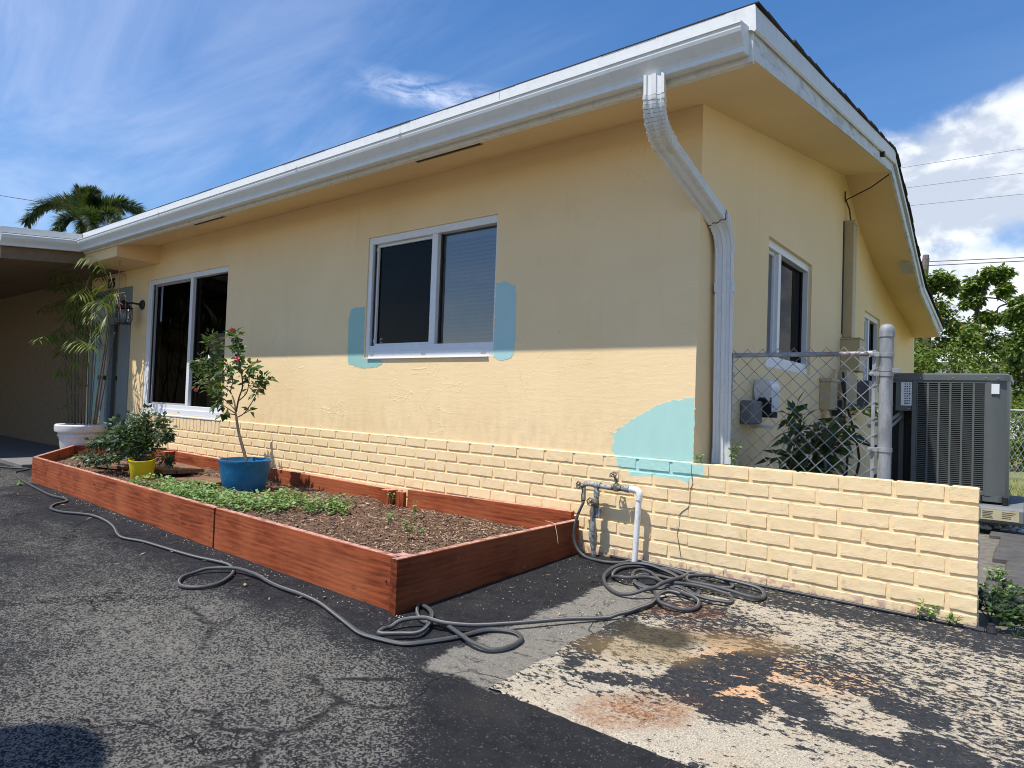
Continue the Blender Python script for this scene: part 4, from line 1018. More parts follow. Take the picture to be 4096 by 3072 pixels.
# mulch
def mulz(x, y): return .112+nz(x*2, y*2, 5)*.018+nz(x*11, y*11, 2, 3)*.010
PLG = [(-7.2, -1.26), (-1.89, -1.40), (-1.89, -.06), (-8.1, -.06), (-8.44, -.50)]
xs = grid_axis([(-8.45, -1.88, .035)]); ys = grid_axis([(-1.40, -.05, .03)])
mb = ground_grid('mulch', xs, ys, '', mulz, {}, lambda x, y: inpoly(x, y, PLG))
tag(mb.build('mulch', 'mulch_bed', smooth=True), 'brown bark mulch filling the raised bed', 'mulch', kind='stuff')
mb = MB()
for k in range(15000):
    x = -1.9-abs(random.random())**1.5*5.6; y = rnd(-1.40, -.07)
    if not inpoly(x, y, PLG): continue
    z = mulz(x, y); L_ = rnd(.008, .036); w_ = rnd(.003, .009); a = rnd(0, 6.3); t = random.gauss(0, .3)
    d = Vector((math.cos(a)*math.cos(t), math.sin(a)*math.cos(t), math.sin(t)))*L_*.5; s_ = Vector((-math.sin(a), math.cos(a), rnd(-.5, .5)))*w_*.5
    p = Vector((x, y, z+rnd(.001, .010)))
    up = Vector((0, 0, .0018))
    mb.add([p-d-s_, p+d-s_, p+d+s_, p-d+s_, p-d*.9+up, p+d*.9+up], [(0, 1, 5, 4), (2, 3, 4, 5), (1, 2, 5), (3, 0, 4)])
tag(mb.build('bark_chips', 'wood_chip'), 'loose shredded bark chips scattered over the bed', 'bark chips', kind='stuff')
# reclaimed boards lying in the bed
def slab(cx, cy, z, L_, w_, th, ang, lab):
    mb = MB(); ca, sa = math.cos(ang), math.sin(ang)
    for i in range(3):
        y0 = -w_/2+i*w_/3; j = rnd(-.01, .01)
        mb.cbox(-L_/2+j, L_/2+j, y0+.002, y0+w_/3-.002, 0, th+rnd(-.002, .003), .003, lambda x, y, zz_: (cx+x*ca-y*sa, cy+x*sa+y*ca, z+zz_))
    tag(mb.build('wooden_board', 'old_wood'), lab, 'board', 'old boards lying in the bed')
slab(-6.02, -.52, .15, .62, .36, .035, R(-4), 'upper old brown board lying beside the yellow pot')
slab(-5.22, -.60, .118, .46, .30, .032, R(6), 'lower old brown board lying against the blue pot')
slab(-6.75, -.68, .125, .5, .3, .03, R(12), 'old red board under the leafy shrub at the far end of the bed')
# ================================================================== POTS AND PLANTS
def pot(name, prof, c, mat, parent, n=48, tilt=None):
    mb = MB(); mb.lathe(prof, c, n, 'z', tilt); return mb.build(name, mat, parent, smooth=True, sharp=40)
BP = Vector((-4.66, -.56, .105))
hp = thing('hibiscus_pot', 'blue bowl pot holding a small hibiscus tree with red buds', 'potted plant', BP)
pot('pot', [(.0, 0), (.135, 0), (.150, .02), (.172, .09), (.186, .17), (.196, .235), (.203, .250), (.203, .262), (.190, .262), (.186, .245), (.176, .225), (0, .225)], BP, 'blue_glaze', hp)
pot('soil', [(.182, .228), (.12, .236), (0, .242)], BP, 'soil', hp, 24)
tb = BP+Vector((.03, 0, .23))
def limb(mb, pts, r0_, r1_, n=7):
    pts = [Vector(p) for p in pts]; out = []
    for i in range(len(pts)-1):
        for t in (0, .25, .5, .75):
            p0 = pts[max(i-1, 0)]; p1 = pts[i]; p2 = pts[i+1]; p3 = pts[min(i+2, len(pts)-1)]
            out.append(.5*((2*p1)+(p2-p0)*t+(2*p0-5*p1+4*p2-p3)*t*t+(3*p1-p0-3*p2+p3)*t**3))
    out.append(pts[-1]); m_ = len(out)
    mb.tube(out, [r0_+(r1_-r0_)*i/(m_-1) for i in range(m_)], n); return out
mb = MB(); y0 = BP.y
def hp_(px, py, dy=0): q = at(px, py, y0+dy); return Vector(q)
fork = hp_(600+1330*.2592, 1270+1530*.2592)
limb(mb, [tb, hp_(968, 1780), hp_(955, 1730), fork], .0135, .010)
H7 = lambda x, y, dy=0: hp_(600+x*.2592, 1270+y*.2592, dy)
br = {}
BRL = [[(1330, 1530, 0), (1300, 1300, .02), (1240, 1150, .05), (1160, 1080, .06), (1050, 950, .06), (980, 700, .05), (960, 430, .04), (945, 300, .04)],
       [(1320, 1480, 0), (1200, 1400, -.04), (1090, 1340, -.08), (1000, 1380, -.1)],
       [(1310, 1420, 0), (1190, 1300, .0), (1060, 1190, -.03), (900, 1080, -.05), (740, 980, -.04)],
       [(1330, 1450, 0), (1370, 1250, -.02), (1430, 1050, -.02), (1400, 800, -.03), (1360, 550, -.02), (1330, 380, -.02), (1300, 240, -.02)],
       [(1350, 1300, 0), (1480, 1180, .02), (1520, 1050, .03), (1540, 850, .02), (1580, 700, .02)],
       [(1340, 1540, 0), (1450, 1480, .02), (1560, 1330, .03), (1640, 1180, .02), (1700, 1000, .02), (1770, 920, .02)],
       [(1450, 1480, .02), (1550, 1430, .05)],
       [(980, 780, .05), (850, 700, .02), (700, 700, 0)], [(950, 900, .06), (830, 820, .1), (740, 760, .12)], [(1050, 950, .06), (1150, 820, 0), (1200, 700, -.03)], [(1240, 1150, .05), (1280, 950, .1), (1250, 800, .12)],
       [(1310, 1500, 0), (1180, 1480, .03), (1110, 1500, .05)], [(1400, 850, -.03), (1500, 780, -.08), (1560, 800, -.1)]]
tips = []
for i, b_ in enumerate(BRL):
    o = limb(mb, [H7(*q) for q in b_], .0075 if i in (0, 3) else .0052, .0022); tips.append(o)
mb.build('trunk', 'bark', hp, smooth=True)
mb = MB()
def leaves_along(mb, path, n, L0, L1, spread, start=.35, wr=.62, down=.15):
    for k in range(n):
        t = start+(1-start)*random.random()**.8; i = min(int(t*(len(path)-1)), len(path)-2)
        p = path[i].lerp(path[i+1], random.random()); d = (path[i+1]-path[i]).normalized()
        a = Vector((random.gauss(0, 1), random.gauss(0, 1), random.gauss(0, .7))).normalized()
        dr_ = (d*.35+a).normalized(); dr_.z -= down; dr_.normalize(); L_ = rnd(L0, L1)
        q = p+a*rnd(0, spread)
        mb.leaf(q, dr_, Vector((random.gauss(0, .5), random.gauss(0, .5)-.3, 1)), L_, L_*wr*rnd(.8, 1.1), .12, rnd(0, .2))
for i, t in enumerate(tips):
    n = [150, 14, 62, 96, 34, 52, 6, 46, 44, 34, 26, 12, 18][i]; sp = [.07, .01, .055, .028, .045, .045, .01, .05, .06, .05, .05, .01, .03][i]
    st = [.38, .3, .3, .34, .4, .55, .6, .1, .1, .2, .3, .5, .3][i]
    leaves_along(mb, t, int(n*1.15), .040, .080, sp*1.15, st, .68)
mb.build('foliage', 'leaf_hibiscus', hp)
def flower(mb, c, r_, n=5, d=Vector((-.4, -.6, .6))):
    d = d.normalized(); a = d.orthogonal().normalized(); b = d.cross(a)
    for k in range(n):
        q = 2*math.pi*k/n; o = (a*math.cos(q)+b*math.sin(q))
        mb.leaf(c, (o*.45+d*.9), -o, r_, r_*.8, .2, -.1)
mb = MB(); flower(mb, H7(1310, 240), .058, 6, Vector((-.5, -.2, .5))); mb.build('flower', 'red_petal', hp)
mb = MB(); flower(mb, H7(1370, 600, -.07), .058, 6, Vector((.2, -.5, -.8))); mb.build('flower', 'pink_petal', hp)
mb = MB(); flower(mb, H7(745, 1140, -.06), .045, 5, Vector((-.3, -.5, .3))); mb.build('flower', 'pink_petal', hp)
mb = MB()
for q in ((1130, 1010), (1100, 980), (1280, 1170), (1400, 870)): mb.leaf(H7(*q, -.04), (rnd(-1, 1), -.3, -.8), (0, -1, .2), .035, .03)
mb.build('yellow_leaf', 'yellow_leaf', hp)
mb = MB()
for q, e in (((1770, 920), (1775, 865)), ((1780, 930), (1800, 890)), ((1780, 950), (1835, 915)), ((1600, 690), (1660, 655)), ((800, 600), (735, 555)), ((830, 600), (825, 530)), ((945, 330), (948, 270))):
    a = H7(*q, .02); b = H7(*e, .02); mb.tube([a, b], .0012, 4); mb.lathe([(0, -.009), (.0055, -.002), (.004, .006), (0, .011)], b, 6)
mb.build('bud', 'leaf_hibiscus', hp)
# yellow pot with shrub
YP = Vector((-5.80, -.86, .10))
yp = thing('yellow_pot_shrub', 'tilted yellow plastic pot with a dark leafy shrub sprawling left', 'potted plant', YP)
tl = Matrix.Rotation(R(7), 3, 'Y') @ Matrix.Rotation(R(5), 3, 'X')
pot('pot', [(0, .0), (.082, 0), (.086, .01), (.104, .185), (.108, .187), (.108, .197), (.100, .197), (.096, .17), (0, .17)], YP, 'yellow_pot', yp, 40, tl)
pot('soil', [(.098, .172), (0, .178)], YP, 'soil', yp, 16, tl)
mb = MB(); paths = []
S0 = YP+Vector((.01, 0, .17))
SH = [[(-.05, 0, .1), (-.18, .04, .22), (-.33, .05, .34)], [(-.02, .02, .12), (-.08, .05, .26), (-.15, .05, .40)], [(-.10, -.03, .07), (-.30, -.06, .12), (-.55, -.10, .14), (-.78, -.12, .10)], [(-.15, .0, .08), (-.42, .03, .16), (-.66, .06, .20), (-.9, .06, .16)],
      [(-.1, -.05, .02), (-.3, -.10, .02), (-.55, -.14, -.02), (-.85, -.18, -.04)], [(.03, .02, .08), (.10, .06, .16), (.2, .08, .22), (.27, .08, .26)], [(0, .04, .1), (-.04, .12, .22), (-.02, .16, .34)], [(-.2, .05, .18), (-.42, .1, .26), (-.58, .12, .27)],
      [(.05, .05, .04), (.12, .12, .04), (.17, .16, -.02)], [(-.06, -.04, .1), (-.2, -.08, .22), (-.3, -.08, .28)]]
for s_ in SH: paths.append(limb(mb, [S0]+[S0+Vector(q) for q in s_], .006, .0022, 5))
mb.build('stem', 'bark', yp)
mb = MB()
for i, t in enumerate(paths):
    leaves_along(mb, t, int([300, 260, 320, 330, 300, 110, 150, 260, 60, 240][i]*1.25), .028, .056, [.13, .12, .085, .10, .07, .045, .10, .11, .04, .12][i], .22 if i not in (5, 8) else .55, .8, .1)
mb.build('foliage', 'leaf_shrub', yp)
# white pot with cane palm
WPt = Vector((-8.62, -.40, .035))
wp = thing('cane_palm_pot', 'tall cane palm in a white rimmed round pot at the porch', 'potted plant', WPt)
pot('pot', [(0, 0), (.17, 0), (.185, .02), (.215, .24), (.225, .27), (.235, .275), (.235, .295), (.225, .30), (.232, .315), (.262, .33), (.268, .35), (.268, .40), (.255, .415), (.235, .41), (.225, .37), (0, .37)], WPt, 'white_glaze', wp)
pot('soil', [(.228, .375), (0, .39)], WPt, 'soil', wp, 20)
mb = MB(); canes = []
def WPx(px, py, dy=0): return Vector(at(px, py, WPt.y+dy))
CN = [((275, 1690), (262, 1500), (255, 1300)), ((288, 1692), (284, 1450), (283, 1250)), ((300, 1695), (300, 1400), (306, 1150), (312, 1080)), ((312, 1695), (312, 1450), (318, 1200)), ((325, 1695), (330, 1500), (338, 1330), (346, 1150), (360, 1110)),
      ((338, 1698), (345, 1500), (352, 1350), (366, 1220)), ((350, 1698), (352, 1550), (358, 1400)), ((362, 1698), (372, 1560), (384, 1380), (378, 1250)), ((374, 1698), (392, 1560), (418, 1400), (436, 1250), (450, 1150), (440, 1090)),
      ((382, 1698), (400, 1580), (425, 1400), (446, 1230), (470, 1160)), ((392, 1698), (408, 1600), (440, 1440), (458, 1330)), ((300, 1697), (296, 1600), (276, 1540), (268, 1480))]
for i, c in enumerate(CN):
    canes.append(limb(mb, [WPx(x, y, rnd(-.08, .08) if j == 0 else ((i*37 % 7)-3)*.04) for j, (x, y) in enumerate(c)], .011 if i in (8, 9) else .0075, .004, 6))
mb.build('stem', 'cane', wp, smooth=True)
mb = MB()
def frond(mb, P, L_, W0, n=18, droop=.5, lw=.016):
    P = [Vector(p) for p in P]
    pts = limb(mb, P, .003, .001, 4)
    for k in range(n):
        t = .2+.8*k/(n-1); i = min(int(t*(len(pts)-1)), len(pts)-2); p = pts[i]; d = (pts[i+1]-pts[i]).normalized()
        sd = d.cross(Vector((0, 0, 1)))
        if sd.length < .1: sd = Vector((1, 0, 0))
        sd.normalize()
        for s_ in (-1, 1):
            LL = W0*math.sin(math.pi*(.22+.70*t))*rnd(.85, 1.1)
            dr_ = (d*.75+sd*s_*.8+Vector((0, 0, -droop*rnd(.4, 1.2)))).normalized()
            q = p+dr_*LL*.55; q2 = p+dr_*LL+Vector((0, 0, -LL*.28*droop)); w_ = lw*.5; nn = dr_.cross(Vector((0, 0, 1))).normalized()*w_
            mb.add([p, q+nn, q2, q-nn], [(0, 1, 2, 3)])
FR = [((312, 1080), (330, 1035), (380, 1030), (410, 1090)), ((312, 1080), (270, 1050), (225, 1080), (200, 1120)), ((318, 1200), (280, 1150), (230, 1140), (200, 1160)), ((283, 1250), (250, 1210), (200, 1220), (160, 1245)), ((306, 1150), (280, 1200), (240, 1200)),
      ((255, 1300), (230, 1320), (180, 1335), (148, 1360)), ((255, 1300), (300, 1350), (340, 1370), (368, 1390)), ((255, 1300), (215, 1345), (165, 1345)), ((360, 1110), (385, 1050), (400, 1075), (395, 1120)), ((366, 1220), (400, 1200), (425, 1225)),
      ((346, 1150), (320, 1110), (280, 1090)), ((358, 1400), (330, 1330), (290, 1320)), ((378, 1250), (360, 1290), (320, 1310)), ((440, 1130), (415, 1150), (400, 1190)), ((470, 1160), (440, 1180), (410, 1230)),
      ((268, 1480), (240, 1470), (225, 1500)), ((296, 1600), (270, 1620), (225, 1640)), ((312, 1500), (330, 1530), (350, 1540)), ((283, 1400), (250, 1460), (230, 1500)), ((436, 1250), (410, 1290), (400, 1350)), ((330, 1180), (370, 1240), (400, 1260)),
      ((300, 1240), (340, 1260), (380, 1290)), ((318, 1300), (350, 1290), (390, 1320)), ((345, 1420), (320, 1440), (285, 1450))]
FR += [((283, 1250), (300, 1200), (340, 1190)), ((306, 1150), (270, 1120), (250, 1150)), ((312, 1080), (300, 1040), (280, 1060), (250, 1110)), ((360, 1110), (340, 1160), (310, 1180)), ((330, 1180), (290, 1230), (270, 1280)), ((345, 1300), (370, 1330), (390, 1380)), ((300, 1350), (260, 1380), (240, 1420)), ((318, 1200), (360, 1170), (395, 1180)), ((255, 1300), (275, 1250), (310, 1240))]
for i, f_ in enumerate(FR):
    dy = -.55 if i in (5, 6, 7) else ((i*29 % 9)-4)*.06
    frond(mb, [WPx(x, y, dy*(j/(len(f_)-1))) for j, (x, y) in enumerate(f_)], 0, .24 if i not in (16, 17) else .10, 17 if i not in (15, 16, 17, 18, 19, 23) else 7, .7)
mb.build('foliage', 'leaf_cane', wp)
# weeds in the bed: ground cover mass + clumps
mb = MB()
WD = [(-5.35, -.95, .22), (-4.95, -.85, .24), (-4.55, -1.0, .30), (-4.20, -.95, .25), (-4.10, -.72, .20), (-4.35, -1.12, .25), (-3.85, -.78, .2), (-3.65, -.62, .18), (-3.50, -.70, .14), (-3.72, -.92, .18), (-3.95, -1.05, .2), (-4.0, -.6, .16), (-3.40, -.58, .10), (-4.75, -1.12, .2), (-3.55, -.45, .1)]
for cx, cy, r_ in WD:
    for k in range(int(700*r_/.2*(r_/.2)*.42)):
        a = rnd(0, 6.3); q = r_*math.sqrt(random.random()); x, y = cx+q*math.cos(a), cy+q*math.sin(a)*.8
        if y < -1.37: continue
        h = (rnd(.015, .10) if nz(x*9, y*9, 4) > -.3 else rnd(0.005, .03))*(1.1-q/r_*.6)
        if nz(x*6, y*6, 8) < -.30: continue
        p = Vector((x, y, mulz(x, y)+h))
        dr_ = Vector((random.gauss(0, 1), random.gauss(0, 1), rnd(-.2, .6))); L_ = rnd(.020, .044)
        mb.leaf(p, dr_, (random.gauss(0, .3), random.gauss(0, .3), 1), L_, L_*.75, .1, .1)
        if random.random() < .15: mb.tube([(x, y, mulz(x, y)), p], .0012, 3, False)
tag(mb.build('ground_cover', 'leaf_weed'), 'bright green low weeds spreading around the blue pot', 'weeds', kind='stuff')
def weed(cx, cy, z0, h, n, lab, mat='leaf_weed', r_=.05, L_=.03, grp='small weeds'):
    t = thing('weed', lab, 'weed', (cx, cy, z0), grp)
    mb = MB(); st = []
    for k in range(max(2, n//12)):
        a = rnd(0, 6.3); top = Vector((cx+math.cos(a)*r_*rnd(.3, 1), cy+math.sin(a)*r_*rnd(.3, 1), z0+h*rnd(.6, 1)))
        st.append(limb(mb, [Vector((cx, cy, z0)), Vector((cx, cy, z0)).lerp(top, .5)+Vector((0, 0, h*.12)), top], .0018, .0008, 4))
    mb.build('stem', mat, t); mb = MB()
    for k in range(n):
        s_ = random.choice(st); i = random.randrange(3, len(s_)-1); p = s_[i]
        mb.leaf(p, (random.gauss(0, 1), random.gauss(0, 1), rnd(-.1, .7)), (random.gauss(0, .3), random.gauss(0, .3), 1), L_*rnd(.6, 1.1), L_*.5, .1, .15)
    mb.build('leaf', mat, t); return t
for x, y, h, n, lab in ((-2.90, -.36, .13, 40, 'weed in the mulch in front of the back corner block'), (-2.86, -.62, .10, 40, 'thin weed in the middle of the mulch left of the near end'), (-2.42, -.86, .12, 46, 'light green weed near the front board at the near end of the bed'), (-2.48, -.72, .05, 14, 'tiny weed just behind the front weed in the bed'), (-3.32, -.20, .14, 14, 'dry wispy weed beside the post block on the back board')):
    weed(x, y, mulz(x, y)-.005, h, n, lab)
g = atg(3560, 2468); 
for px, py, h, n, lab in ((3680, 2470, .10, 26, 'small weed with round leaves at the foot of the low wall'), (3740, 2485, .08, 30, 'weed beside the black tube near the end of the low wall'), (3788, 2500, .05, 16, 'lowest weed close to the right end of the low wall')):
    q = atg(px, py); weed(q[0], min(q[1], -.03), .022, h, n, lab, r_=.05, L_=.028)
weed(-1.12, .055, .60, .06, 26, 'weed on top of the low wall left of the downspout', r_=.05, L_=.025); weed(-.985, .16, .56, .19, 80, 'upright weed right of the downspout foot', r_=.03, L_=.026)
weed(.03, -.0+-.035, .02, .0+.07, 8, 'thin grass tuft at the wall end', r_=.03)
for px, py, dx, lab in ((3960, 2490, 0, 'leafy weed just past the right end of the low wall'), (4020, 2420, 0, 'weed climbing over the edge of the pavers'), (4060, 2560, 0, 'dark green weed clump at the right edge of the picture')):
    q = atg(px, py); weed(q[0], q[1]+.05, .015, .14, 90, lab, 'leaf_bush', .13, .045)
for x, y, lb_ in ((.18, .20, 'shaded weed close behind the end of the low wall'), (.3, .12, 'shaded weed at the front edge right of the wall end'), (.26, .35, 'weed in front of the nearest paver'), (.15, .6, 'sunny weed at the corner of the second paver row'), (.13, .95, 'farthest light green weed beside the pavers'), (.12, .42, 'weed halfway between wall end and sunny weed'), (.4, .25, 'dark weed at the right edge in front of the pavers')): weed(x, y, .01, .09+.05*random.random(), 70, lb_, 'leaf_weed' if y > .5 else 'leaf_bush', .10, .035, 'weeds between wall and pavers')
q = atg(268, 1950); weed(q[0], q[1], gz(q[1]), .07, 16, 'little weed at the foot of the long front board', r_=.05, L_=.05); q = atg(75, 1940); weed(q[0], q[1], gz(q[1]), .03, 18, 'flat weed on the asphalt left of the planter', r_=.09, L_=.04)
# ================================================================== HOSE
HL = [[-8.602, -1.283], [-8.518, -1.194], [-8.334, -1.131], [-8.151, -1.041], [-8.047, -1.106], [-7.97, -1.193], [-7.815, -1.239], [-7.3, -1.333], [-6.479, -1.412], [-6.101, -1.439], [-5.853, -1.42], [-5.706, -1.462], [-5.636, -1.557], [-5.47, -1.634], [-5.263, -1.626], [-5.113, -1.569], [-4.961, -1.529], [-4.711, -1.539], [-4.464, -1.58], [-4.225, -1.645], [-4.092, -1.661], [-3.918, -1.624], [-3.753, -1.612], [-3.546, -1.6], [-3.338, -1.583], [-3.167, -1.554], [-3.049, -1.548], [-2.925, -1.593], [-2.83, -1.677], [-2.778, -1.767], [-2.795, -1.838], [-2.855, -1.878], [-2.927, -1.868], [-3.01, -1.815], [-3.042, -1.738], [-3.021, -1.663], [-2.94, -1.596], [-2.859, -1.574], [-2.71, -1.57], [-2.525, -1.585], [-2.359, -1.583], [-2.198, -1.596], [-2.041, -1.635], [-1.887, -1.677]]
HM = [[-1.764, -1.707], [-1.652, -1.694], [-1.561, -1.667], [-1.512, -1.601], [-1.457, -1.49], [-1.417, -1.354], [-1.328, -1.303], [-1.257, -1.34], [-1.243, -1.433], [-1.275, -1.5], [-1.351, -1.515], [-1.452, -1.485], [-1.555, -1.449], [-1.621, -1.445], [-1.672, -1.457], [-1.745, -1.422], [-1.821, -1.353], [-1.84, -1.316], [-1.787, -1.339], [-1.695, -1.392], [-1.614, -1.487], [-1.581, -1.573], [-1.622, -1.63], [-1.673, -1.685], [-1.699, -1.668], [-1.721, -1.607], [-1.705, -1.545], [-1.65, -1.487], [-1.565, -1.47], [-1.482, -1.411], [-1.361, -1.262], [-1.229, -1.065], [-1.099, -0.871], [-1.067, -0.737]]
HK = [[-1.055, -0.643], [-1.087, -0.531], [-1.15, -0.436], [-1.245, -0.392], [-1.302, -0.34], [-1.319, -0.249], [-1.26, -0.196], [-1.142, -0.197], [-1.067, -0.182], [-0.999, -0.27], [-0.951, -0.366], [-0.985, -0.441], [-1.058, -0.467], [-1.062, -0.566], [-1.01, -0.644], [-0.938, -0.645], [-0.882, -0.597], [-0.884, -0.519], [-0.927, -0.475], [-0.996, -0.451], [-1.079, -0.404], [-1.2, -0.284], [-1.278, -0.211], [-1.34, -0.193], [-1.343, -0.27], [-1.265, -0.409], [-1.183, -0.465], [-1.111, -0.433], [-1.045, -0.375], [-0.944, -0.434], [-0.846, -0.446], [-0.794, -0.4], [-0.808, -0.328], [-0.876, -0.315], [-1.001, -0.335], [-1.089, -0.382], [-1.211, -0.328], [-1.285, -0.411], [-1.35, -0.417], [-1.419, -0.356], [-1.459, -0.222], [-1.414, -0.103], [-1.287, -0.068], [-1.164, -0.11], [-1.084, -0.18], [-1.065, -0.297], [-1.084, -0.424], [-1.124, -0.534], [-1.188, -0.591], [-1.27, -0.589], [-1.375, -0.507], [-1.442, -0.394], [-1.471, -0.233], [-1.438, -0.125], [-1.35, -0.085], [-1.2, -0.142], [-1.074, -0.24], [-0.967, -0.273], [-0.902, -0.247], [-0.866, -0.184], [-0.887, -0.106], [-0.948, -0.087], [-1.021, -0.141], [-1.063, -0.229], [-1.022, -0.306], [-0.905, -0.296], [-0.799, -0.291], [-0.714, -0.273], [-0.697, -0.201], [-0.748, -0.126], [-0.861, -0.106], [-1.019, -0.095], [-1.194, -0.065], [-1.338, -0.045], [-1.445, -0.035], [-1.491, -0.040], [-1.500, -0.075], [-1.534, -0.121], [-1.597, -0.145]]
UPH = [[-1.695, -.13, .025], [-1.741, -.12, .032], [-1.779, -.12, .055], [-1.804, -.12, .092], [-1.813, -.12, .135], [-1.808, -.12, .199], [-1.796, -.115, .256], [-1.780, -.11, .300], [-1.768, -.10, .335]]
hr = .0088
pts = [Vector((x, y, gz(y)+hr+.003)) for x, y in HL+HM+HK]
# catmull-rom
def cr_(P, n=5):
    out = []
    for i in range(len(P)-1):
        p0, p1, p2, p3 = P[max(i-1, 0)], P[i], P[i+1], P[min(i+2, len(P)-1)]
        for k in range(n):
            t = k/n; out.append(.5*((2*p1)+(p2-p0)*t+(2*p0-5*p1+4*p2-p3)*t*t+(3*p1-p0-3*p2+p3)*t**3))
    return out+[P[-1]]
path = cr_(pts, 5)
# stack crossings: lift later passes above earlier ones
cell = {}; L_tot = 0; zs_ = []
for i, p in enumerate(path):
    if p.x > -1.103: p.z += .009
    key = (round(p.x/.012), round(p.y/.012)); h = 0
    for dx in (-1, 0, 1):
        for dy in (-1, 0, 1):
            for (j, hh) in cell.get((key[0]+dx, key[1]+dy), []):
                if i-j > 14: h = max(h, hh+1)
    cell.setdefault(key, []).append((i, h)); zs_.append(min(h, 4)*.0155)
z2 = np.array(zs_); 
for it in range(8):
    z3 = z2.copy(); z3[1:-1] = np.maximum(z2[1:-1], .55*np.maximum(z2[:-2], z2[2:])+.40*z2[1:-1]*0+.40*np.maximum(z2[:-2], z2[2:])); z2 = z3
ker = np.array([1, 2, 3, 2, 1])/9.; z2 = np.convolve(np.pad(z2, 2, 'edge'), ker, 'valid')
for p, dz in zip(path, z2): p.z += float(dz)
path += cr_([path[-1]]+[Vector(q) for q in UPH], 5)[1:]
mb = MB(); n = 12
up = Vector((0, 0, 1)); vs = []; tw = 0
for i, p in enumerate(path):
    t = (path[min(i+1, len(path)-1)]-path[max(i-1, 0)]).normalized(); a = t.cross(Vector((0, 0, 1)) if abs(t.z) < .95 else Vector((1, 0, 0))).normalized(); b = a.cross(t)
    tw = .9*math.sin(i*.045)+.5*math.sin(i*.017+1)
    for k in range(n):
        q = 2*math.pi*k/n+tw; vs.append(p+a*math.cos(q)*hr+b*math.sin(q)*hr*.97)
fs = []; rr = []
for i in range(len(path)-1):
    for k in range(n): fs.append((i*n+k, i*n+(k+1) % n, (i+1)*n+(k+1) % n, (i+1)*n+k)); rr.append(1. if k in (2, 8) else 0.)
mb.v = vs; mb.f = fs; mb.rnd = rr
tag(mb.build('garden_hose', 'hose', smooth=True), 'grey garden hose trailing along the driveway and coiled under the tap', 'garden hose')
# black tube along the foot of the wall
mb = MB(); mb.tube(cr_([Vector((x, y, .035)) for x, y in ((-1.62, -.03), (-1.2, -.022), (-.7, -.024), (-.3, -.022), (0, -.024), (.125, -.03))], 6), .0085, 8); bt = mb.build('irrigation_tube', 'black_rubber', smooth=True)
tag(bt, 'thin black irrigation tube lying along the foot of the low wall', 'tube')
mb = MB(); mb.tube([(.105, -.03, .035), (.135, -.031, .035)], .013, 8); mb.lathe([(0, -.02), (.017, -.018), (.019, 0), (.015, .02), (0, .024)], (.158, -.03, .036), 10); mb.tube([(.158, -.03, .05), (.158, -.03, .068)], .012, 8); mb.build('end_fitting', 'black_rubber', bt)
# small debris on the asphalt
mb = MB()
for k in range(420):
    x, y = rnd(-3.2, -1.05), 0
    x = random.choice([rnd(-1.85, -1.1), rnd(-6.5, -1.9)]); y = rnd(-1.2, -.12) if x > -1.8 else -1.45-.04*(x+1.9)*-1*.5-abs(random.gauss(0, .05))
    if x < -1.9: y = -1.475+.035*(-(x+1.9))-abs(random.gauss(0, .04))
    s_ = rnd(.001, .0032); c = Vector((x, y, gz(y)+s_*.4))
    mb.lathe([(0, -s_*.5), (s_, 0), (s_*.5, s_*.5), (0, s_*.55)], c, 5)
tag(mb.build('grit', 'gravel_white'), 'pale grit and leaf bits scattered on the asphalt by the planter', 'grit', kind='stuff')
mb = MB()
for k in range(70):
    x = rnd(-6.8, -1.2); y = -1.50-abs(random.gauss(0, .12)) if x < -1.9 else rnd(-1.2, -.1)
    L_ = rnd(.015, .045); mb.leaf((x, y, gz(y)+.006), (rnd(-1, 1), rnd(-1, 1), rnd(-.1, .2)), (rnd(-.3, .3), rnd(-.3, .3), 1), L_, L_*rnd(.15, .5), .15, -.1)
for k in range(90):
    x = rnd(-7, -2); y = rnd(-1.35, -.1)
    L_ = rnd(.02, .05); mb.leaf((x, y, mulz(x, y)+.014), (rnd(-1, 1), rnd(-1, 1), rnd(-.1, .3)), (rnd(-.5, .5), rnd(-.5, .5), 1), L_, L_*rnd(.2, .6), .15, -.1)
tag(mb.build('leaf_litter', 'wood_chip'), 'dry fallen leaves scattered over the bed and the asphalt edge', 'leaf litter', kind='stuff')
# ================================================================== WATER RISER
wr_ = thing('water_pipe', 'white plastic riser pipe with corroded taps in front of the brick wall', 'water pipe', (-1.6, -.07, .02))
yb = -.07
mb = MB(); mb.tube([(-1.445, yb, .0), (-1.428, yb, .40)], .0165, 14); mb.tube(cr_([Vector(q) for q in ((-1.428, yb, .395), (-1.428, yb, .418), (-1.436, yb, .433), (-1.456, yb, .438), (-1.485, yb, .439))], 5), .0195, 14); mb.tube([(-1.4285, yb, .385), (-1.428, yb, .402)], .0205, 14)
mb.build('pvc_pipe', 'pvc', wr_, smooth=True, sharp=50)
mb = MB(); mb.tube([(-1.485, yb, .439), (-1.535, yb, .438)], .017, 12); mb.tube([(-1.487, yb, .439), (-1.515, yb, .439)], .022, 8)
mb.tube([(-1.60, yb, .432), (-1.755, yb, .440)], .0145, 12); mb.tube(cr_([Vector(q) for q in ((-1.755, yb, .440), (-1.778, yb, .436), (-1.792, yb-.004, .420))], 4), .0155, 10)
mb.tube([(-1.70, yb, .432), (-1.70, yb, .355)], .0145, 12); mb.tube([(-1.70, yb, .405), (-1.70, yb, .375)], .018, 12)
mb.tube([(-1.675, yb, .438), (-1.715, yb, .438)], .019, 12)
mb.tube([(-1.712, yb, .36), (-1.716, yb, .24), (-1.726, yb, .15), (-1.715, yb+.02, .01)], [.013, .013, .018, .012], 10)
mb.tube([(-1.684, yb, .31), (-1.684, yb, .255)], .017, 10)
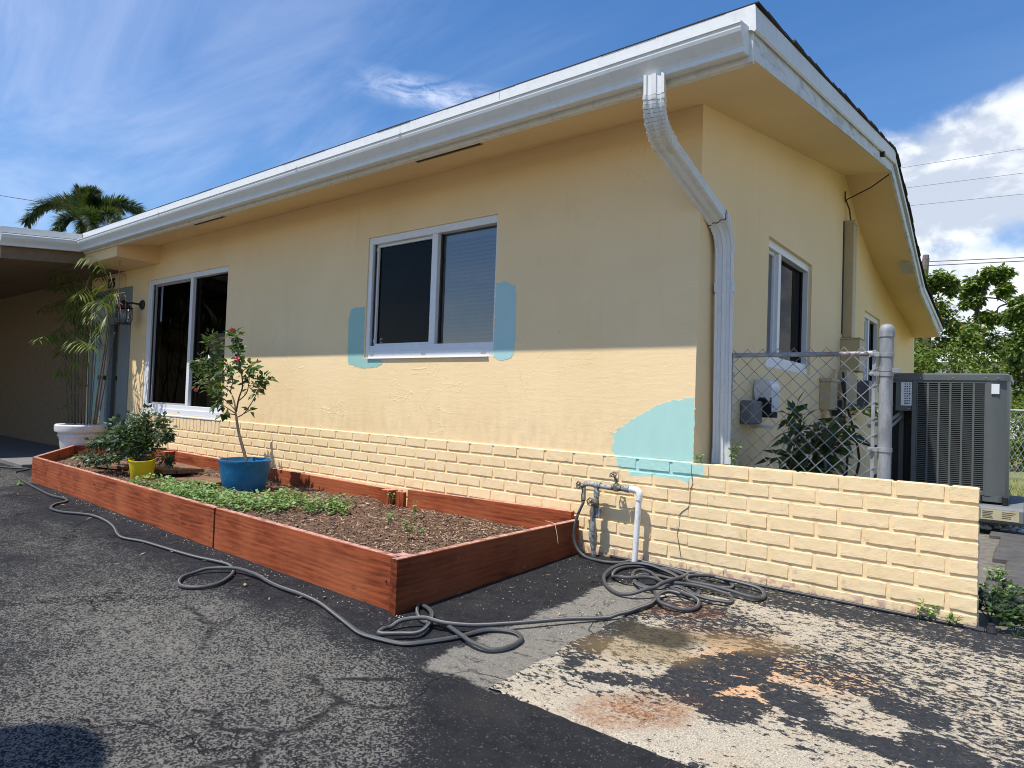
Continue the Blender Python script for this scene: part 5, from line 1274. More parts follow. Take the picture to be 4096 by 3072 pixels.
mb.build('fittings', 'grey_pvc', wr_, smooth=True, sharp=50)
mb = MB(); mb.lathe([(.0, -.026), (.018, -.022), (.021, 0), (.018, .018), (.008, .024), (.006, .05), (0, .052)], (-1.572, yb, .440), 12)
mb.tube([(-1.60, yb, .436), (-1.54, yb, .438)], .017, 10); mb.tube([(-1.572, yb, .46), (-1.585, yb, .502)], .0075, 8)
mb.tube([(-1.70, yb, .35), (-1.695, yb, .25)], .016, 10); mb.lathe([(.02, -.0), (.022, .015), (.014, .03), (0, .032)], (-1.70, yb-.01, .335), 12, 'y')
mb.lathe([(.016, 0), (.018, .012), (.010, .026), (0, .028)], (-1.792, yb, .425), 12, 'y')
mb.tube([(-1.79, yb, .43), (-1.775, yb-.02, .385), (-1.768, yb-.03, .345)], .012, 10)
mb.build('valve', 'brass_corroded', wr_, smooth=True, sharp=50)
def handwheel(c, ax, r_=.021):
    mb = MB(); c = Vector(c); a = Vector(ax).normalized(); u = a.orthogonal().normalized(); v = a.cross(u); ring = []
    for k in range(25):
        q = 2*math.pi*k/24; rr_ = r_*(1+.13*math.cos(q*6)); ring.append(c+u*math.cos(q)*rr_+v*math.sin(q)*rr_)
    mb.tube(ring, .0038, 6, False)
    for k in range(4):
        q = math.pi*k/2; mb.tube([c, c+u*math.cos(q)*r_+v*math.sin(q)*r_], .0028, 5)
    mb.tube([c-a*.006, c+a*.006], .006, 8); mb.tube([c, c-a*.022], .004, 6); return mb.build('handwheel', 'brass_corroded', wr_)
handwheel((-1.588, yb-.01, .512), (-.1, -.55, .8)); handwheel((-1.712, yb-.050, .345), (-.1, -1, .15)); handwheel((-1.800, yb-.040, .432), (-.4, -1, .1), .019)
mb = MB(); mb.tube([(-1.782, -.085, .378), (-1.772, -.098, .340)], .0125, 10); mb.build('hose_connector', 'black_rubber', wr_)
# straw on the end board
mb = MB(); mb.tube(cr_([Vector(q) for q in ((-1.95, -.22, .215), (-1.85, -.28, .222), (-1.82, -.30, .20), (-1.80, -.31, .15), (-1.795, -.31, .12))], 4), .0016, 4); tag(mb.build('straw', 'label_yellow'), 'dry straw hanging over the planter end board', 'straw')
# ================================================================== FENCE
fy = .27
fe = thing('chain_link_fence', 'short chain link fence panel with thick post behind the low wall', 'fence', (-.7, fy, 0))
mb = MB(); mb.lathe([(.031, 0), (.031, 1.30), (.034, 1.30), (.035, 1.315), (.033, 1.33), (.024, 1.347), (0, 1.354)], (-.288, fy, .0), 24); po = mb.build('post', 'galvanised', fe, smooth=True, sharp=50)
mb = MB(); mb.lathe([(.0315, 1.285), (.0345, 1.288), (.0345, 1.30), (.0315, 1.303)], (-.288, fy, 0), 24)
for z in (1.20, 1.105, 1.128, .735): mb.lathe([(.031, z-.011), (.0345, z-.010), (.0345, z+.010), (.031, z+.011)], (-.288, fy, 0), 24)
for z in (1.20, 1.105, .735):
    mb.cbox(-.352, -.312, fy-.036, fy-.031, z-.010, z+.010, .001); mb.lathe([(0, 0), (.009, 0), (.009, .006), (0, .008)], (-.347, fy-.036, z), 8, 'y')
mb.cbox(-.262, -.222, fy-.02, fy-.016, 1.112, 1.134, .001)
mb.build('clamp', 'galvanised', po)
mb = MB(); mb.tube([(-1.04, fy, 1.209), (-.345, fy, 1.207)], .0125, 12); mb.tube([(-.375, fy, 1.207), (-.34, fy, 1.207)], .015, 12); mb.tube([(-1.04, fy, 1.209), (-1.01, fy, 1.209)], .0145, 12); mb.build('top_rail', 'rusty_galvanised', fe, smooth=True, sharp=50)
mb = MB(); mb.tube([(-1.075, fy, .0), (-1.075, fy, 1.29)], .016, 12); mb.tube([(-1.075, fy, 1.29), (-1.075, fy, 1.31)], .018, 10)
for z in (1.20, 1.10): mb.cbox(-1.078, -1.028, fy-.02, fy-.016, z-.010, z+.010, .001); mb.lathe([(0, 0), (.008, 0), (.008, .005), (0, .007)], (-1.036, fy-.02, z), 8, 'y')
mb.build('wall_post', 'steel', fe, smooth=True, sharp=50)
mb = MB(); mb.cbox(-.345, -.328, fy-.024, fy-.019, .55, 1.222, .001); mb.build('tension_bar', 'galvanised', fe)
mb = MB(); mb.cbox(-1.050, -1.035, fy-.024, fy-.019, .45, 1.222, .001); mb.build('tension_bar', 'steel', fe)
mb = MB(); pit = .081; X0, X1, Z0, Z1 = -1.042, -.338, .50, 1.245
def zig(mb, s_):
    k = -20
    for k in range(-14, 22):
        # line z = Z1 - ... slope s_
        pts_ = []
        N = 60
        for i in range(N+1):
            x = X0+(X1-X0)*i/N; z = Z1-.006+k*pit*(-1)+s_*(x-X0)
            if Z0 <= z <= Z1: pts_.append((x, fy-.016+.0016*s_*math.sin(x*2*math.pi/pit), z))
            else:
                if len(pts_) > 1: mb.tube(pts_, .00185, 5); 
                pts_ = []
        if len(pts_) > 1: mb.tube(pts_, .00185, 5)
zig(mb, 1.); zig(mb, -1.)
for i in range(9):
    z = Z1-.045-i*pit
    if z > .55: mb.tube([(-.360, fy-.018, z-.012), (-.325, fy-.028, z+.012), (-.318, fy-.026, z+.016)], .0022, 5)
mb.build('wire_mesh', 'mesh_wire', fe)
# ================================================================== UTILITIES
mt_ = thing('power_meter', 'grey meter box with a white arched hood on the side wall', 'meter', (-1.1, .8, .8))
mb = MB(); mb.cbox(-1.152, -1.075, .70, .90, .815, .965, .010); mb.build('box', 'meter_grey', mt_)
mb = MB(); outl = [(.058, .90)]+[(.058*math.cos(math.pi*k/12), 1.04+.075*math.sin(math.pi*k/12)) for k in range(13)]+[(-.058, .90)]
nO = len(outl); mb.add([(-1.088+u, .93, z) for u, z in outl]+[(-1.088+u, 1.10, z) for u, z in outl], [(i, i+1, nO+i+1, nO+i) for i in range(nO-1)])
inn = [(.040*math.cos(math.pi*k/12), .945+.05*math.sin(math.pi*k/12)) for k in range(13)]
fr_ = [(-1.088+u, .93, z) for u, z in outl[1:-1]]+[(-1.088+u, .93, z) for u, z in inn]
mb.add(fr_, [(k, k+1, 13+k+1, 13+k) for k in range(12)]); mb.cbox(-1.146, -1.128, .926, .934, .80, .95, .001)
mb.build('hood', 'white_plastic', mt_)
mb = MB(); mb.lathe([(0, 0), (.055, 0), (.06, .04), (.05, .09), (0, .095)], (-1.088, 1.0, .93), 16, 'y'); mb.box(-1.13, -1.04, .98, 1.09, .86, .99); mb.build('dial', 'dark_room', mt_)
mb = MB(); mb.tube([(-1.0+.0, 1.0+.07*math.cos(k*.33), .79+.0*k) if 0 else (-1.088+.05*math.sin(k*.35), .98+.05*math.cos(k*.35), .80) for k in range(19)], .010, 6); mb.build('ring', 'white_plastic', mt_)
ub = thing('breaker_box', 'open beige breaker boxes with loose cables on the side wall', 'breaker box', (-1.1, 3.2, .8))
mb = MB(); mb.cbox(-1.152, -1.06, 2.63, 2.86, .93, 1.20, .006); mb.cbox(-1.152, -1.05, 2.61, 2.88, 1.17, 1.20, .004); mb.cbox(-1.152, -1.05, 3.15, 3.6, .95, 1.30, .004); mb.build('box', 'beige_metal', ub)
mb = MB(); mb.cbox(-1.152, -1.0, 3.9, 4.25, .95, 1.24, .004); mb.build('disconnect', 'meter_grey', ub)
mb = MB(); mb.tube([(-1.11, 2.72, .92), (-1.11, 2.72, .60), (-1.1, 2.74, .1)], .022, 8); mb.tube([(-1.11, 3.0, 1.3), (-1.11, 3.0, .05)], .015, 8); mb.tube([(-1.11, 3.3, .95), (-1.11, 3.32, .05)], .03, 8); mb.build('conduit', 'soffit_paint', ub)
mb = MB(); C = lambda *P: mb.tube(cr_([Vector(q) for q in P], 5), .012, 6)
C((-1.08, 2.95, 1.05), (-1.05, 3.0, .8), (-.9, 3.0, .66), (-.7, 3.1, .62)); C((-1.1, 2.8, .75), (-1.05, 2.9, .45), (-.95, 3.0, .33), (-.8, 3.0, .36), (-.68, 3.15, .50)); C((-1.08, 3.1, 1.2), (-1.04, 3.05, 1.0), (-1.1, 3.1, .8)); C((-1.1, 3.4, 1.0), (-1.0, 3.5, .5), (-1.05, 3.4, .2))
C((-1.06, 3.05, 1.27), (-1.03, 3.0, 1.1), (-1.06, 3.12, .9), (-1.02, 3.1, .6), (-1.05, 3.2, .25))
mb.box(-1.12, -1.04, 2.95, 3.12, .88, 1.02); mb.build('cable', 'black_rubber', ub)
# ================================================================== AIR CONDITIONER
ac = thing('air_conditioner', 'large dark grey louvered outdoor air conditioner on a grey pad', 'air conditioner', (-.28, 3.4, .24))
AX0, AX1, AY0, AY1, AZ0, AZ1 = -.71, .135, 3.0, 3.82, .30, 1.245
gx0, gx1 = -.485, -.018
def rot_ac(v): return v
mb = MB()
# top cap with rounded corners
def rrect(x0, x1, y0, y1, r_, n=6):
    o = []
    for cx, cy, a0 in ((x1-r_, y0+r_, -90), (x1-r_, y1-r_, 0), (x0+r_, y1-r_, 90), (x0+r_, y0+r_, 180)):
        for k in range(n+1): q = R(a0+90*k/n); o.append((cx+r_*math.cos(q), cy+r_*math.sin(q)))
    return o
def prism(mb, O, z0, z1, O2=None):
    n = len(O); O2 = O2 or O; mb.add([(x, y, z0) for x, y in O]+[(x, y, z1) for x, y in O2], [tuple(range(n-1, -1, -1)), tuple(range(n, 2*n))]+[(i, (i+1) % n, n+(i+1) % n, n+i) for i in range(n)])
prism(mb, rrect(AX0, AX1, AY0, AY1, .09), AZ1-.035, AZ1+.006); prism(mb, rrect(AX0, AX1, AY0, AY1, .09), AZ1+.006, AZ1+.018, rrect(AX0+.02, AX1-.02, AY0+.02, AY1-.02, .08)); prism(mb, rrect(AX0-.006, AX1+.006, AY0-.006, AY1+.006, .095), AZ1-.040, AZ1-.002)
mb.build('top_cover', 'cabinet_grey', ac, smooth=True, sharp=35)
mb = MB()
co = [(gx1, AY0), (gx1+.03, AY0), (gx1+.075, AY0+.012), (AX1-.022, AY0+.045), (AX1-.004, AY0+.09), (AX1, AY0+.13), (AX1-.01, AY0+.14), (gx1, AY0+.10)]
prism(mb, co, AZ0, AZ1-.04)
mb.cbox(gx0-.035, gx0, AY0, AY0+.05, AZ0, AZ1-.04, .003); mb.cbox(gx0, gx1, AY0+.001, AY0+.03, AZ0, AZ0+.03, .002); mb.cbox(gx0, gx1, AY0+.001, AY0+.03, AZ1-.065, AZ1-.04, .002)
mb.cbox(-.64, gx0-.036, AY0+.003, AY0+.02, .945, AZ1-.04, .003)
mb.cbox(-.64, -.60, AY0+.2, AY0+.7, AZ0, AZ1-.04, .003); mb.cbox(AX0+.02, AX1-.02, AY1-.06, AY1-.01, AZ0, AZ1-.04, .003)
mb.build('cabinet', 'cabinet_grey', ac, smooth=True, sharp=30)
mb = MB(); mb.box(gx0, gx1, AY0+.06, AY0+.07, AZ0, AZ1-.04); mb.box(-.70, gx0-.03, AY0+.22, AY0+.23, AZ0, AZ1-.05); mb.box(AX1-.03, AX1-.02, AY0+.13, AY1-.05, AZ0, AZ1-.04); mb.build('coil', 'cabinet_dark', ac)
mb = MB(); nL = 54; hh = (AZ1-.065-(AZ0+.03))/nL
for i in range(nL):
    z = AZ0+.03+hh*i
    mb.add([(gx0, AY0+.002, z+hh*.05), (gx1, AY0+.002, z+hh*.05), (gx1, AY0+.001, z+hh*.5), (gx0, AY0+.001, z+hh*.5), (gx0, AY0+.020, z+hh*.62), (gx1, AY0+.020, z+hh*.62)], [(0, 1, 2, 3), (3, 2, 5, 4)])
for i in range(nL): 
    z = AZ0+.03+hh*i; mb.add([(AX1-.002, AY0+.14, z), (AX1-.002, AY1-.06, z), (AX1, AY1-.06, z+hh*.35), (AX1, AY0+.14, z+hh*.35)], [(0, 1, 2, 3)])
for k in range(7):
    x = gx0+(gx1-gx0)*k/6; mb.box(max(x-.007, gx0), min(x+.007, gx1), AY0-.001, AY0+.006, AZ0+.03, AZ1-.065)
mb.build('grille', 'cabinet_grey', ac)
mb = MB(); mb.box(-.60, -.522, AY0-.0005, AY0+.003, .99, 1.185); mb.box(.018, .068, AY0-.006, AY0+.01, 1.10, 1.178, lambda x, y, z: (x, y+(x-.018)*.25-.003, z)); lb = mb.build('label', 'label_white', ac)
mb = MB()
for k in range(9):
    z = 1.175-k*.020
    for j in range(3):
        x0 = -.575+j*.016; mb.box(x0, x0+rnd(.008, .013), AY0-.0012, AY0-.0006, z-rnd(.008, .013), z)
for k in range(5): mb.box(.024, .024+rnd(.02, .038), AY0-.0085, AY0-.0078, 1.165-k*.013-.004, 1.165-k*.013, lambda x, y, z: (x, y+(x-.018)*.25, z))
mb.build('print', 'ink', lb)
mb = MB()
for x in (-.46, -.235, -.02, .06): mb.lathe([(0, 0), (.006, 0), (.005, .004), (0, .005)], (x, AY0-.006, AZ1-.022), 8, 'y')
mb.lathe([(0, 0), (.006, 0), (.005, .004), (0, .005)], (-.54, AY0, .965), 8, 'y'); mb.build('screw', 'steel', ac)
mb = MB(); prism(mb, rrect(AX0+.01, AX1-.005, AY0+.005, AY1-.01, .08), AZ0-.045, AZ0); mb.build('base_pan', 'cabinet_grey', ac)
mb = MB()
for x in (-.60, -.05, .115): mb.cbox(x-.018, x+.018, AY0-.012, AY0+.05, AZ0-.065, AZ0+.005, .004)
mb.build('foot', 'cabinet_dark', ac)
mb = MB(); mb.tube([(-.62, AY0+.1, .92), (-.68, AY0+.05, .86), (-.85, AY0+.02, .80)], .016, 8); mb.tube([(-.60, AY0+.1, .90), (-.66, AY0+.02, .82), (-.8, AY0-.02, .70)], .012, 8); mb.build('refrigerant_pipe', 'grey_plastic', ac)
mb = MB(); mb.cbox(-.85, .245, 2.86, 3.95, .11, .235, .02); pd = mb.build('equipment_pad', 'pad_grey'); tag(pd, 'grey composite pad under the air conditioner with a pale sticker', 'pad')
mb = MB(); mb.box(-.03, .205, 2.857, 2.8605, .135, .212); ps = mb.build('sticker', 'label_yellow', pd)
mb = MB()
for k in range(5): mb.box(-.02, -.02+rnd(.05, .09), 2.8555, 2.8568, .20-k*.012-.005, .20-k*.012)
for k in range(4): mb.box(.10, .10+rnd(.05, .09), 2.8555, 2.8568, .20-k*.014-.004, .20-k*.014)
mb.build('print', 'ink', ps)
# dark shrub behind the fence
bs = thing('broadleaf_shrub', 'dark big leaved shrub behind the chain link fence', 'shrub', (-.85, .7, .0))
mb = MB(); P_ = []
for k in range(11):
    a = rnd(-.5, 1.5); t = Vector((rnd(-1.02, -.42), rnd(.45, .95), rnd(.62, .96))); P_.append(limb(mb, [Vector((-.9, .7, 0)), Vector((-.9, .7, 0)).lerp(t, .5)+Vector((0, 0, .15)), t], .007, .002, 5))
P_.append(limb(mb, [Vector((-.9, .7, 0)), Vector((-.7, .6, .7)), Vector((-.42, .55, .95))], .006, .002, 5))
mb.build('stem', 'bark', bs); mb = MB()
for p in P_: leaves_along(mb, p, 15, .09, .17, .05, .5, .42, .55)
for p in P_: leaves_along(mb, p, 14, .035, .07, .05, .6, .5, .2)
mb.build('foliage', 'leaf_bush', bs)
# ================================================================== BACKGROUND TREES
def tree(name, lab, base, trunk_pts, clumps, leafmat, L_, per, cat='tree', grp=None, flat=.8, bark='bark', r0_=.12, density=1.):
    t = thing(name, lab, cat, base, grp); mb = MB(); base = Vector(base)
    for tp, ra, rb in trunk_pts: limb(mb, tp, ra, rb, 7)
    for c, r_ in clumps:
        c = Vector(c); s_ = min((Vector(q) for tp, _, _ in trunk_pts for q in tp), key=lambda q: (q-c).length); limb(mb, [s_, s_.lerp(c, .5)+Vector((rnd(-.1, .1), rnd(-.1, .1), .1)), c], .025, .008, 5)
        for k in range(5):
            d = Vector((random.gauss(0, 1), random.gauss(0, 1), random.gauss(0, .7))).normalized()*r_*.9; limb(mb, [c-d*.1, c+d*.5, c+d], .008, .003, 3)
    mb.build('trunk', bark, t, smooth=True); mb = MB()
    for c, r_ in clumps:
        c = Vector(c); subs = [(c+Vector((random.gauss(0, 1), random.gauss(0, 1), random.gauss(0, .8))).normalized()*r_*rnd(.3, .95), r_*rnd(.22, .42)) for k in range(int(12*density))]+[(c, r_*.45)]
        for sc_, sr in subs:
            for k in range(int(.60*per*density*(sr/(r_*.35)))):
                d = Vector((random.gauss(0, 1), random.gauss(0, 1), random.gauss(0, flat))); d = d.normalized()*sr*random.random()**.45
                LL = L_*rnd(.6, 1.2); mb.leaf(sc_+d, (d.x+random.gauss(0, .5)*sr, d.y+random.gauss(0, .5)*sr, d.z-rnd(0, .6)*sr), (random.gauss(0, .6), random.gauss(0, .6), 1), LL, LL*.55, .12, .15)
    mb.build('foliage', leafmat, t); return t
def A(px, py, y): return Vector(at(px, py, y))
yT = 15.
def CL(lst, y): return [(A(px, py, y+dy), r_) for px, py, r_, dy in lst]
b0 = A(3740, 1680, yT); b0.z = 0
tree('tree', 'bushy green tree rising just right of the roof end', b0, [([b0, A(3720, 1500, yT), A(3700, 1300, yT), A(3690, 1180, yT)], .16, .04)],
     CL([(3700, 1120, .34, 0), (3690, 1185, .36, .3), (3770, 1110, .20, 0), (3805, 1150, .17, .2), (3740, 1230, .42, 0), (3700, 1290, .45, .4), (3800, 1290, .42, .1), (3760, 1370, .5, .2), (3700, 1400, .45, 0), (3850, 1380, .42, 0), (3645, 1420, .35, .3), (3690, 1470, .45, .3)], yT), 'leaf_tree', .13, 62, density=1.05)
b1 = A(3905, 1680, yT+1.5); b1.z = 0; y1 = yT+1.5
tree('tree', 'open branched tree with separate leaf clumps in front of the clouds', b1, [([b1, A(3905, 1400, y1), A(3908, 1240, y1), A(3930, 1180, y1), A(3950, 1150, y1)], .08, .02), ([A(3930, 1180, y1), A(3935, 1140, y1), A(3965, 1130, y1), A(3980, 1110, y1)], .02, .008), ([A(3930, 1190, y1), A(3990, 1195, y1), A(4030, 1215, y1)], .02, .01), ([A(3908, 1260, y1), A(3895, 1230, y1), A(3880, 1200, y1)], .02, .01)],
     CL([(3895, 1125, .26, 0), (3875, 1160, .22, 0), (3915, 1155, .20, .2), (3900, 1195, .24, 0), (3960, 1100, .20, 0), (3995, 1105, .18, .1), (4025, 1088, .14, 0), (4010, 1165, .22, 0), (4030, 1150, .16, .1), (3870, 1215, .18, 0), (3945, 1265, .22, 0), (3990, 1280, .20, 0), (3880, 1320, .42, 0), (3960, 1340, .40, .2), (3900, 1400, .45, 0), (3990, 1420, .38, .3)], y1), 'leaf_tree', .13, 52)
b2 = A(4110, 1680, yT-1); b2.z = 0; y2 = yT-1
tree('tree', 'dark dense tree at the right edge of the picture', b2, [([b2, A(4100, 1500, y2), A(4090, 1300, y2), A(4095, 1200, y2)], .14, .04)],
     CL([(4075, 1210, .22, 0), (4100, 1230, .32, 0), (4060, 1290, .2, 0), (4110, 1300, .4, 0), (4060, 1350, .3, 0), (4100, 1400, .45, 0), (4050, 1450, .35, .3), (4100, 1520, .5, 0), (4060, 1600, .4, .2), (4150, 1350, .5, .3)], y2), 'leaf_tree_dark', .12, 60)
hd = A(3900, 1600, 13); hd.z = 0
tree('hedge', 'low leafy hedge behind the air conditioner', hd, [([hd, hd+Vector((0, 0, 1.2))], .05, .02)],
     CL([(3640, 1460, .4, 1), (3740, 1450, .4, 1), (3840, 1455, .38, 1.2), (3940, 1480, .42, 1.1), (4040, 1500, .42, 1), (4050, 1700, .45, -1), (4100, 1760, .4, -1.5), (4060, 1790, .35, -1.8), (3950, 1600, .5, 0), (4030, 1620, .42, 0), (4110, 1640, .5, 0)], 13), 'leaf_tree', .10, 60, 'hedge')
# bare lopped trunk
s0 = A(3690, 1500, 17); s0.z = 0
mb = MB(); limb(mb, [s0, A(3690, 1200, 17), A(3698, 1090, 17), A(3704, 1020, 17)], .14, .07, 8); limb(mb, [A(3697, 1080, 17), A(3708, 1050, 17), A(3712, 1032, 17)], .06, .04, 6)
tag(mb.build('lopped_tree', 'dead_wood'), 'bare lopped tree trunk sticking up beside the roof edge', 'tree trunk')
s1 = A(3655, 1680, 16); s1.z = 0
mb = MB(); limb(mb, [s1, A(3650, 1500, 16), A(3660, 1380, 16), A(3680, 1290, 16)], .16, .09, 8); tag(mb.build('pale_trunk', 'bark'), 'pale twisted trunk showing under the roof end', 'tree trunk')
# neighbour house glimpsed through the trees
nh = thing('neighbour_house', 'white low neighbouring house seen through the trees', 'house', (-1, 31, 0))
q0 = A(3620, 1480, 30); q1 = A(4200, 1480, 30)
mb = MB(); mb.box(q0.x-6, q1.x+6, 30, 38, 0, A(3900, 1452, 30).z); mb.build('wall', 'white_wall', nh)
zr_ = A(3900, 1452, 30).z; mb = MB(); mb.add([(q0.x-6.5, 29.4, zr_), (q1.x+6.5, 29.4, zr_), (q1.x+6.5, 34, zr_+.9), (q0.x-6.5, 34, zr_+.9), (q0.x-6.5, 38.6, zr_), (q1.x+6.5, 38.6, zr_)], [(0, 1, 2, 3), (3, 2, 5, 4), (0, 3, 4), (1, 5, 2)]); mb.build('roof', 'roof_far', nh)
# distant chain link fence
bf = thing('back_fence', 'distant low chain link fence between lawn and hedge', 'fence', (1, 9, 0))
mb = MB(); mb.tube([(-.6, 9, 1.04), (4, 9, 1.04)], .02, 6); mb.build('rail', 'galvanised', bf)
mb = MB()
for k in range(60):
    for s_ in (1, -1): mb.tube([(-.6+k*.07, 9, .05 if s_ > 0 else 1.03), (-.6+k*.07+.49, 9, 1.03 if s_ > 0 else .05)], .004, 3, False)
mb.build('wire_mesh', 'steel', bf)
mb = MB()
for x in (-.5, 1.9, 4.0): mb.tube([(x, 9, 0), (x, 9, 1.1)], .028, 8)
mb.build('post', 'galvanised', bf)
# overhead wires
def wire(p, q, y, r_, lab, sag=.0):
    a = A(p[0], p[1], y); b = A(q[0], q[1], y); d = b-a; a2 = a-d*1.2; b2 = b+d*1.5
    mb = MB(); mb.tube([a2.lerp(b2, t)-Vector((0, 0, sag*4*t*(1-t))) for t in [i/12 for i in range(13)]], r_*.6, 5)
    return tag(mb.build('power_line', 'wire'), lab, 'power line', 'power lines crossing behind the roof')
wire((3595, 673), (4096, 595), 20, .009, 'thin power line, topmost of those behind the roof'); wire((3615, 753), (4096, 692), 20, .009, 'thin power line, second from the top behind the roof'); wire((3630, 824), (4096, 776), 20, .009, 'thin power line, third from the top behind the roof')
wire((3680, 1048), (4096, 1030), 20, .020, 'thick power line just above the lopped trunk top'); w5 = wire((3680, 1064), (4096, 1044), 20, .022, 'thick lowest power line with a small clamp')
a = Vector(atd(-260, 740, 30)); b = Vector(atd(150, 806, 26)); c_ = Vector(atd(420, 850, 24)); mb = MB(); mb.tube([a, b, c_], .013, 5); tag(mb.build('power_line', 'wire'), 'single thin wire at far left sloping down to the palm', 'power line')
# palm behind the porch roof
DP = 25.
def PD(px, py, dd=0): return Vector(atd(px, py, DP+dd))
pc = PD(345, 905); base = pc.copy(); base.z = 0
pm = thing('palm_tree', 'bushy foxtail palm rising behind the porch roof', 'palm tree', base)
mb = MB(); limb(mb, [base, base.lerp(pc, .5), pc], .16, .10, 10); limb(mb, [pc, PD(355, 810), PD(347, 734)], .05, .012, 6); mb.build('trunk', 'bark', pm)
FP = [[(345, 900), (290, 830), (210, 810), (150, 830), (105, 885)], [(345, 900), (340, 840), (325, 790), (315, 765)], [(345, 900), (360, 840), (370, 800), (380, 775)], [(345, 900), (420, 835), (480, 815), (540, 830), (572, 860)], [(345, 900), (390, 870), (440, 860), (480, 890), (500, 930)],
      [(345, 900), (355, 860), (370, 870), (385, 930)], [(345, 900), (300, 870), (250, 880), (220, 930)], [(345, 900), (320, 830), (270, 800), (230, 805)], [(345, 900), (400, 830), (440, 820), (480, 830)], [(345, 890), (350, 830), (355, 790), (352, 770)], [(345, 900), (335, 880), (330, 920), (335, 960)]]
mb = MB()
for i, f_ in enumerate(FP):
    dd = [0, .5, -.5, .2, -1.2, -2, -1, 1, 1.2, 0, -1.5][i]
    P2 = [PD(x, y, dd*j/(len(f_)-1)) for j, (x, y) in enumerate(f_)]; pts = limb(mb, P2, .02, .006, 5)
    for k in range(900):
        t = .14+.86*random.random(); j = min(int(t*(len(pts)-1)), len(pts)-2); p = pts[j].lerp(pts[j+1], random.random()); d = (pts[j+1]-pts[j]).normalized()
        a = Vector((random.gauss(0, 1), random.gauss(0, 1), random.gauss(0, 1))); a = (a-d*a.dot(d)).normalized(); dr_ = (a+d*.9).normalized(); LL = rnd(.34, .62)*(1.15-.45*t); nn = dr_.cross(Vector((0, 0, 1)))
        if nn.length < .1: nn = Vector((1, 0, 0))
        nn = nn.normalized()*.020; q = p+dr_*LL*.5
        mb.add([p, q+nn, p+dr_*LL+Vector((0, 0, -.06)), q-nn], [(0, 1, 2, 3)])
mb.build('foliage', 'leaf_palm', pm)
# porch lantern and hook
ln = thing('wall_lantern', 'black caged wall lantern beside the front door', 'lantern', (-8.2, -.1, 1.7))
LC = Vector(at(492, 1270, -.17))
mb = MB(); Lc = LC; 
mb.lathe([(0, 0), (.055, 0), (.06, .012), (.04, .03), (0, .035)], (Lc.x+.09, .01, 1.90), 16, 'y'); mb.tube([(Lc.x+.09, .0, 1.90), (Lc.x+.06, -.10, 1.91), (Lc.x, -.17, 1.90)], .012, 8); mb.build('bracket', 'dark_bronze', ln)
z0 = 1.655
mb = MB(); mb.lathe([(0, z0), (.085, z0), (.09, z0+.012), (.07, z0+.02), (0, z0+.022)], (Lc.x, -.17, 0), 16); mb.lathe([(.10, z0+.185), (.105, z0+.19), (.06, z0+.23), (.025, z0+.25), (.035, z0+.265), (.015, z0+.285), (0, z0+.29)], (Lc.x, -.17, 0), 16)
for k in range(6):
    q = k*math.pi/3; mb.tube(cr_([Vector((Lc.x+r_*math.cos(q), -.17+r_*math.sin(q), z)) for r_, z in ((.075, z0+.01), (.098, z0+.07), (.10, z0+.12), (.09, z0+.19))], 3), .004, 5)
mb.build('cage', 'dark_bronze', ln)
mb = MB(); mb.lathe([(.06, z0+.02), (.078, z0+.07), (.078, z0+.13), (.06, z0+.185)], (Lc.x, -.17, 0), 16); mb.build('glass', 'glass_clear', ln)
hk = thing('plant_hook', 'rusty hanging rod hooked under the eave with dry vines', 'plant hook', (-7.9, -.3, 1.9))
Ht = Vector(at(482, 988, -.33)); Hb = Vector(at(474, 1175, -.33)); mb = MB(); mb.tube([Ht+Vector((-.04, 0, -.03)), Ht+Vector((-.035, 0, .01)), Ht+Vector((0, 0, .02)), Ht, Hb], .006, 6)
mb.tube([Vector(at(445, 1182, -.33)), Hb, Vector(at(500, 1170, -.33))], .005, 5); mb.build('rod', 'pink_wire', hk)
mb = MB()
for k in range(10): 
    a = Hb+Vector((rnd(-.05, .15), rnd(-.05, .05), -.01)); limb(mb, [a, a+Vector((rnd(-.1, .05), 0, rnd(-.1, -.03))), a+Vector((rnd(-.15, .12), 0, rnd(-.25, -.1)))], .0035, .002, 4)
mb.build('dry_vine', 'pink_wire', hk)
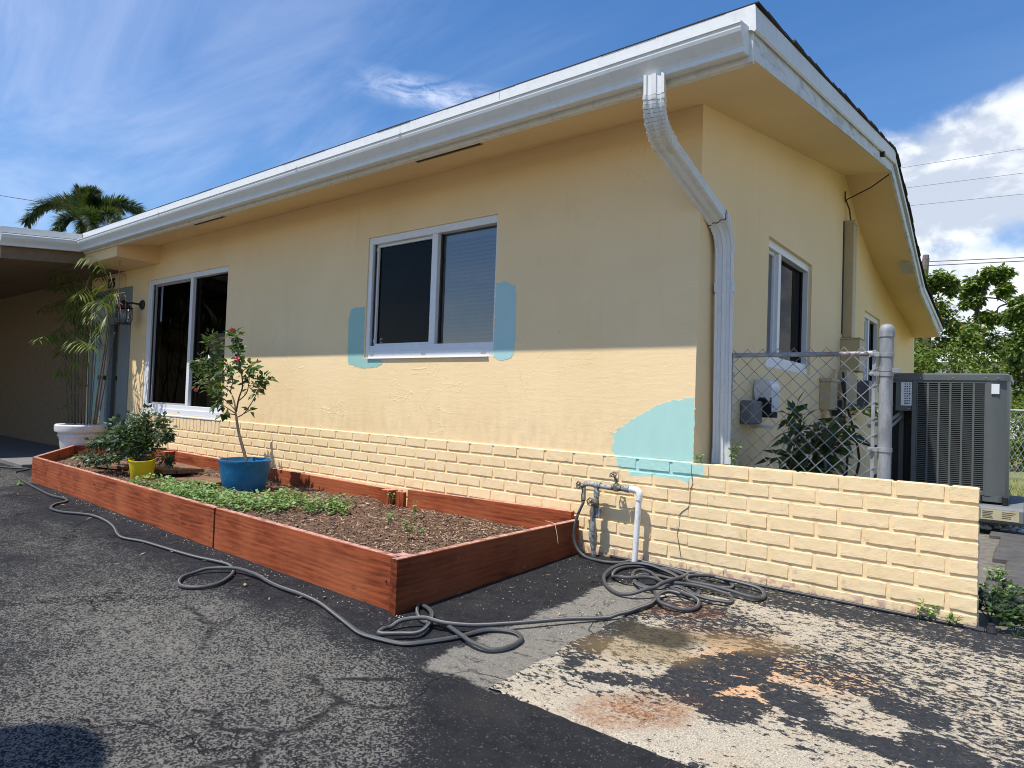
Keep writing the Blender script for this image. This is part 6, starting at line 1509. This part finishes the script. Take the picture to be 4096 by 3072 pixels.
# things behind the camera (seen in the panes) and an added object shading the driveway
oh = thing('opposite_house', 'low house with a white roof edge across the street', 'house', (-14, -60, 0))
mb = MB(); mb.box(-30, -6, -66, -60, -.2, 2.6); mb.build('wall', 'white_wall', oh)
mb = MB(); mb.add([(-31, -59.3, 2.6), (-5, -59.3, 2.6), (-5, -63, 3.6), (-31, -63, 3.6), (-31, -67, 2.6), (-5, -67, 2.6)], [(0, 1, 2, 3), (3, 2, 5, 4), (0, 3, 4), (1, 5, 2)]); mb.build('roof', 'roof_far', oh)
tb_ = Vector((-20, -38, 0))
proto = tree('street_tree', 'tall tree across the street', tb_, [([tb_, tb_+Vector((0, 0, 3))], .25, .12)], [(tb_+Vector((rnd(-1.8, 1.8), rnd(-1.2, 1.2), 3.4+rnd(-.8, .8))), 1.3) for k in range(7)], 'leaf_tree_dark', .35, 26, grp='trees across the street')
def copy_tree(o, parent=None):
    c = o.copy(); sc.collection.objects.link(c); c.parent = parent
    for ch in list(o.children): copy_tree(ch, c)
    return c
for k, (x, y) in enumerate(((-28, -48), (-34, -44), (-12, -48), (-4, -50), (-42, -44), (10, -44), (18, -36), (-50, -36), (34, -10), (36, 2))):
    t = copy_tree(proto); t.location = (x, y, 0); t['label'] = 'tree across the street, number %s counted from the first one' % 'two three four five six seven eight nine ten eleven'.split()[k]
# made-up lamp-shaped blocker behind the camera, added to shade a spot of the driveway
sl_ = thing('shadow_caster', 'added shadow caster with round head, its shadow at the lower left', 'shadow caster', (-3.3, -6.2, -.15))
mb = MB(); mb.tube([(-3.3, -6.2, -.15), (-3.3, -6.2, 4.2)], .05, 10); mb.tube([(-3.3, -6.2, 4.1), (-3.2, -5.6, 4.25), (-2.27, -4.72, 4.07)], .02, 8); mb.build('pole', 'steel', sl_)
mb = MB(); mb.lathe([(0, .12), (.08, .10), (.28, .0), (.30, -.03), (.28, -.03), (.05, .05), (0, .06)], (-2.27, -4.70, 3.97), 24); mb.build('blocker_head', 'dark_bronze', sl_)
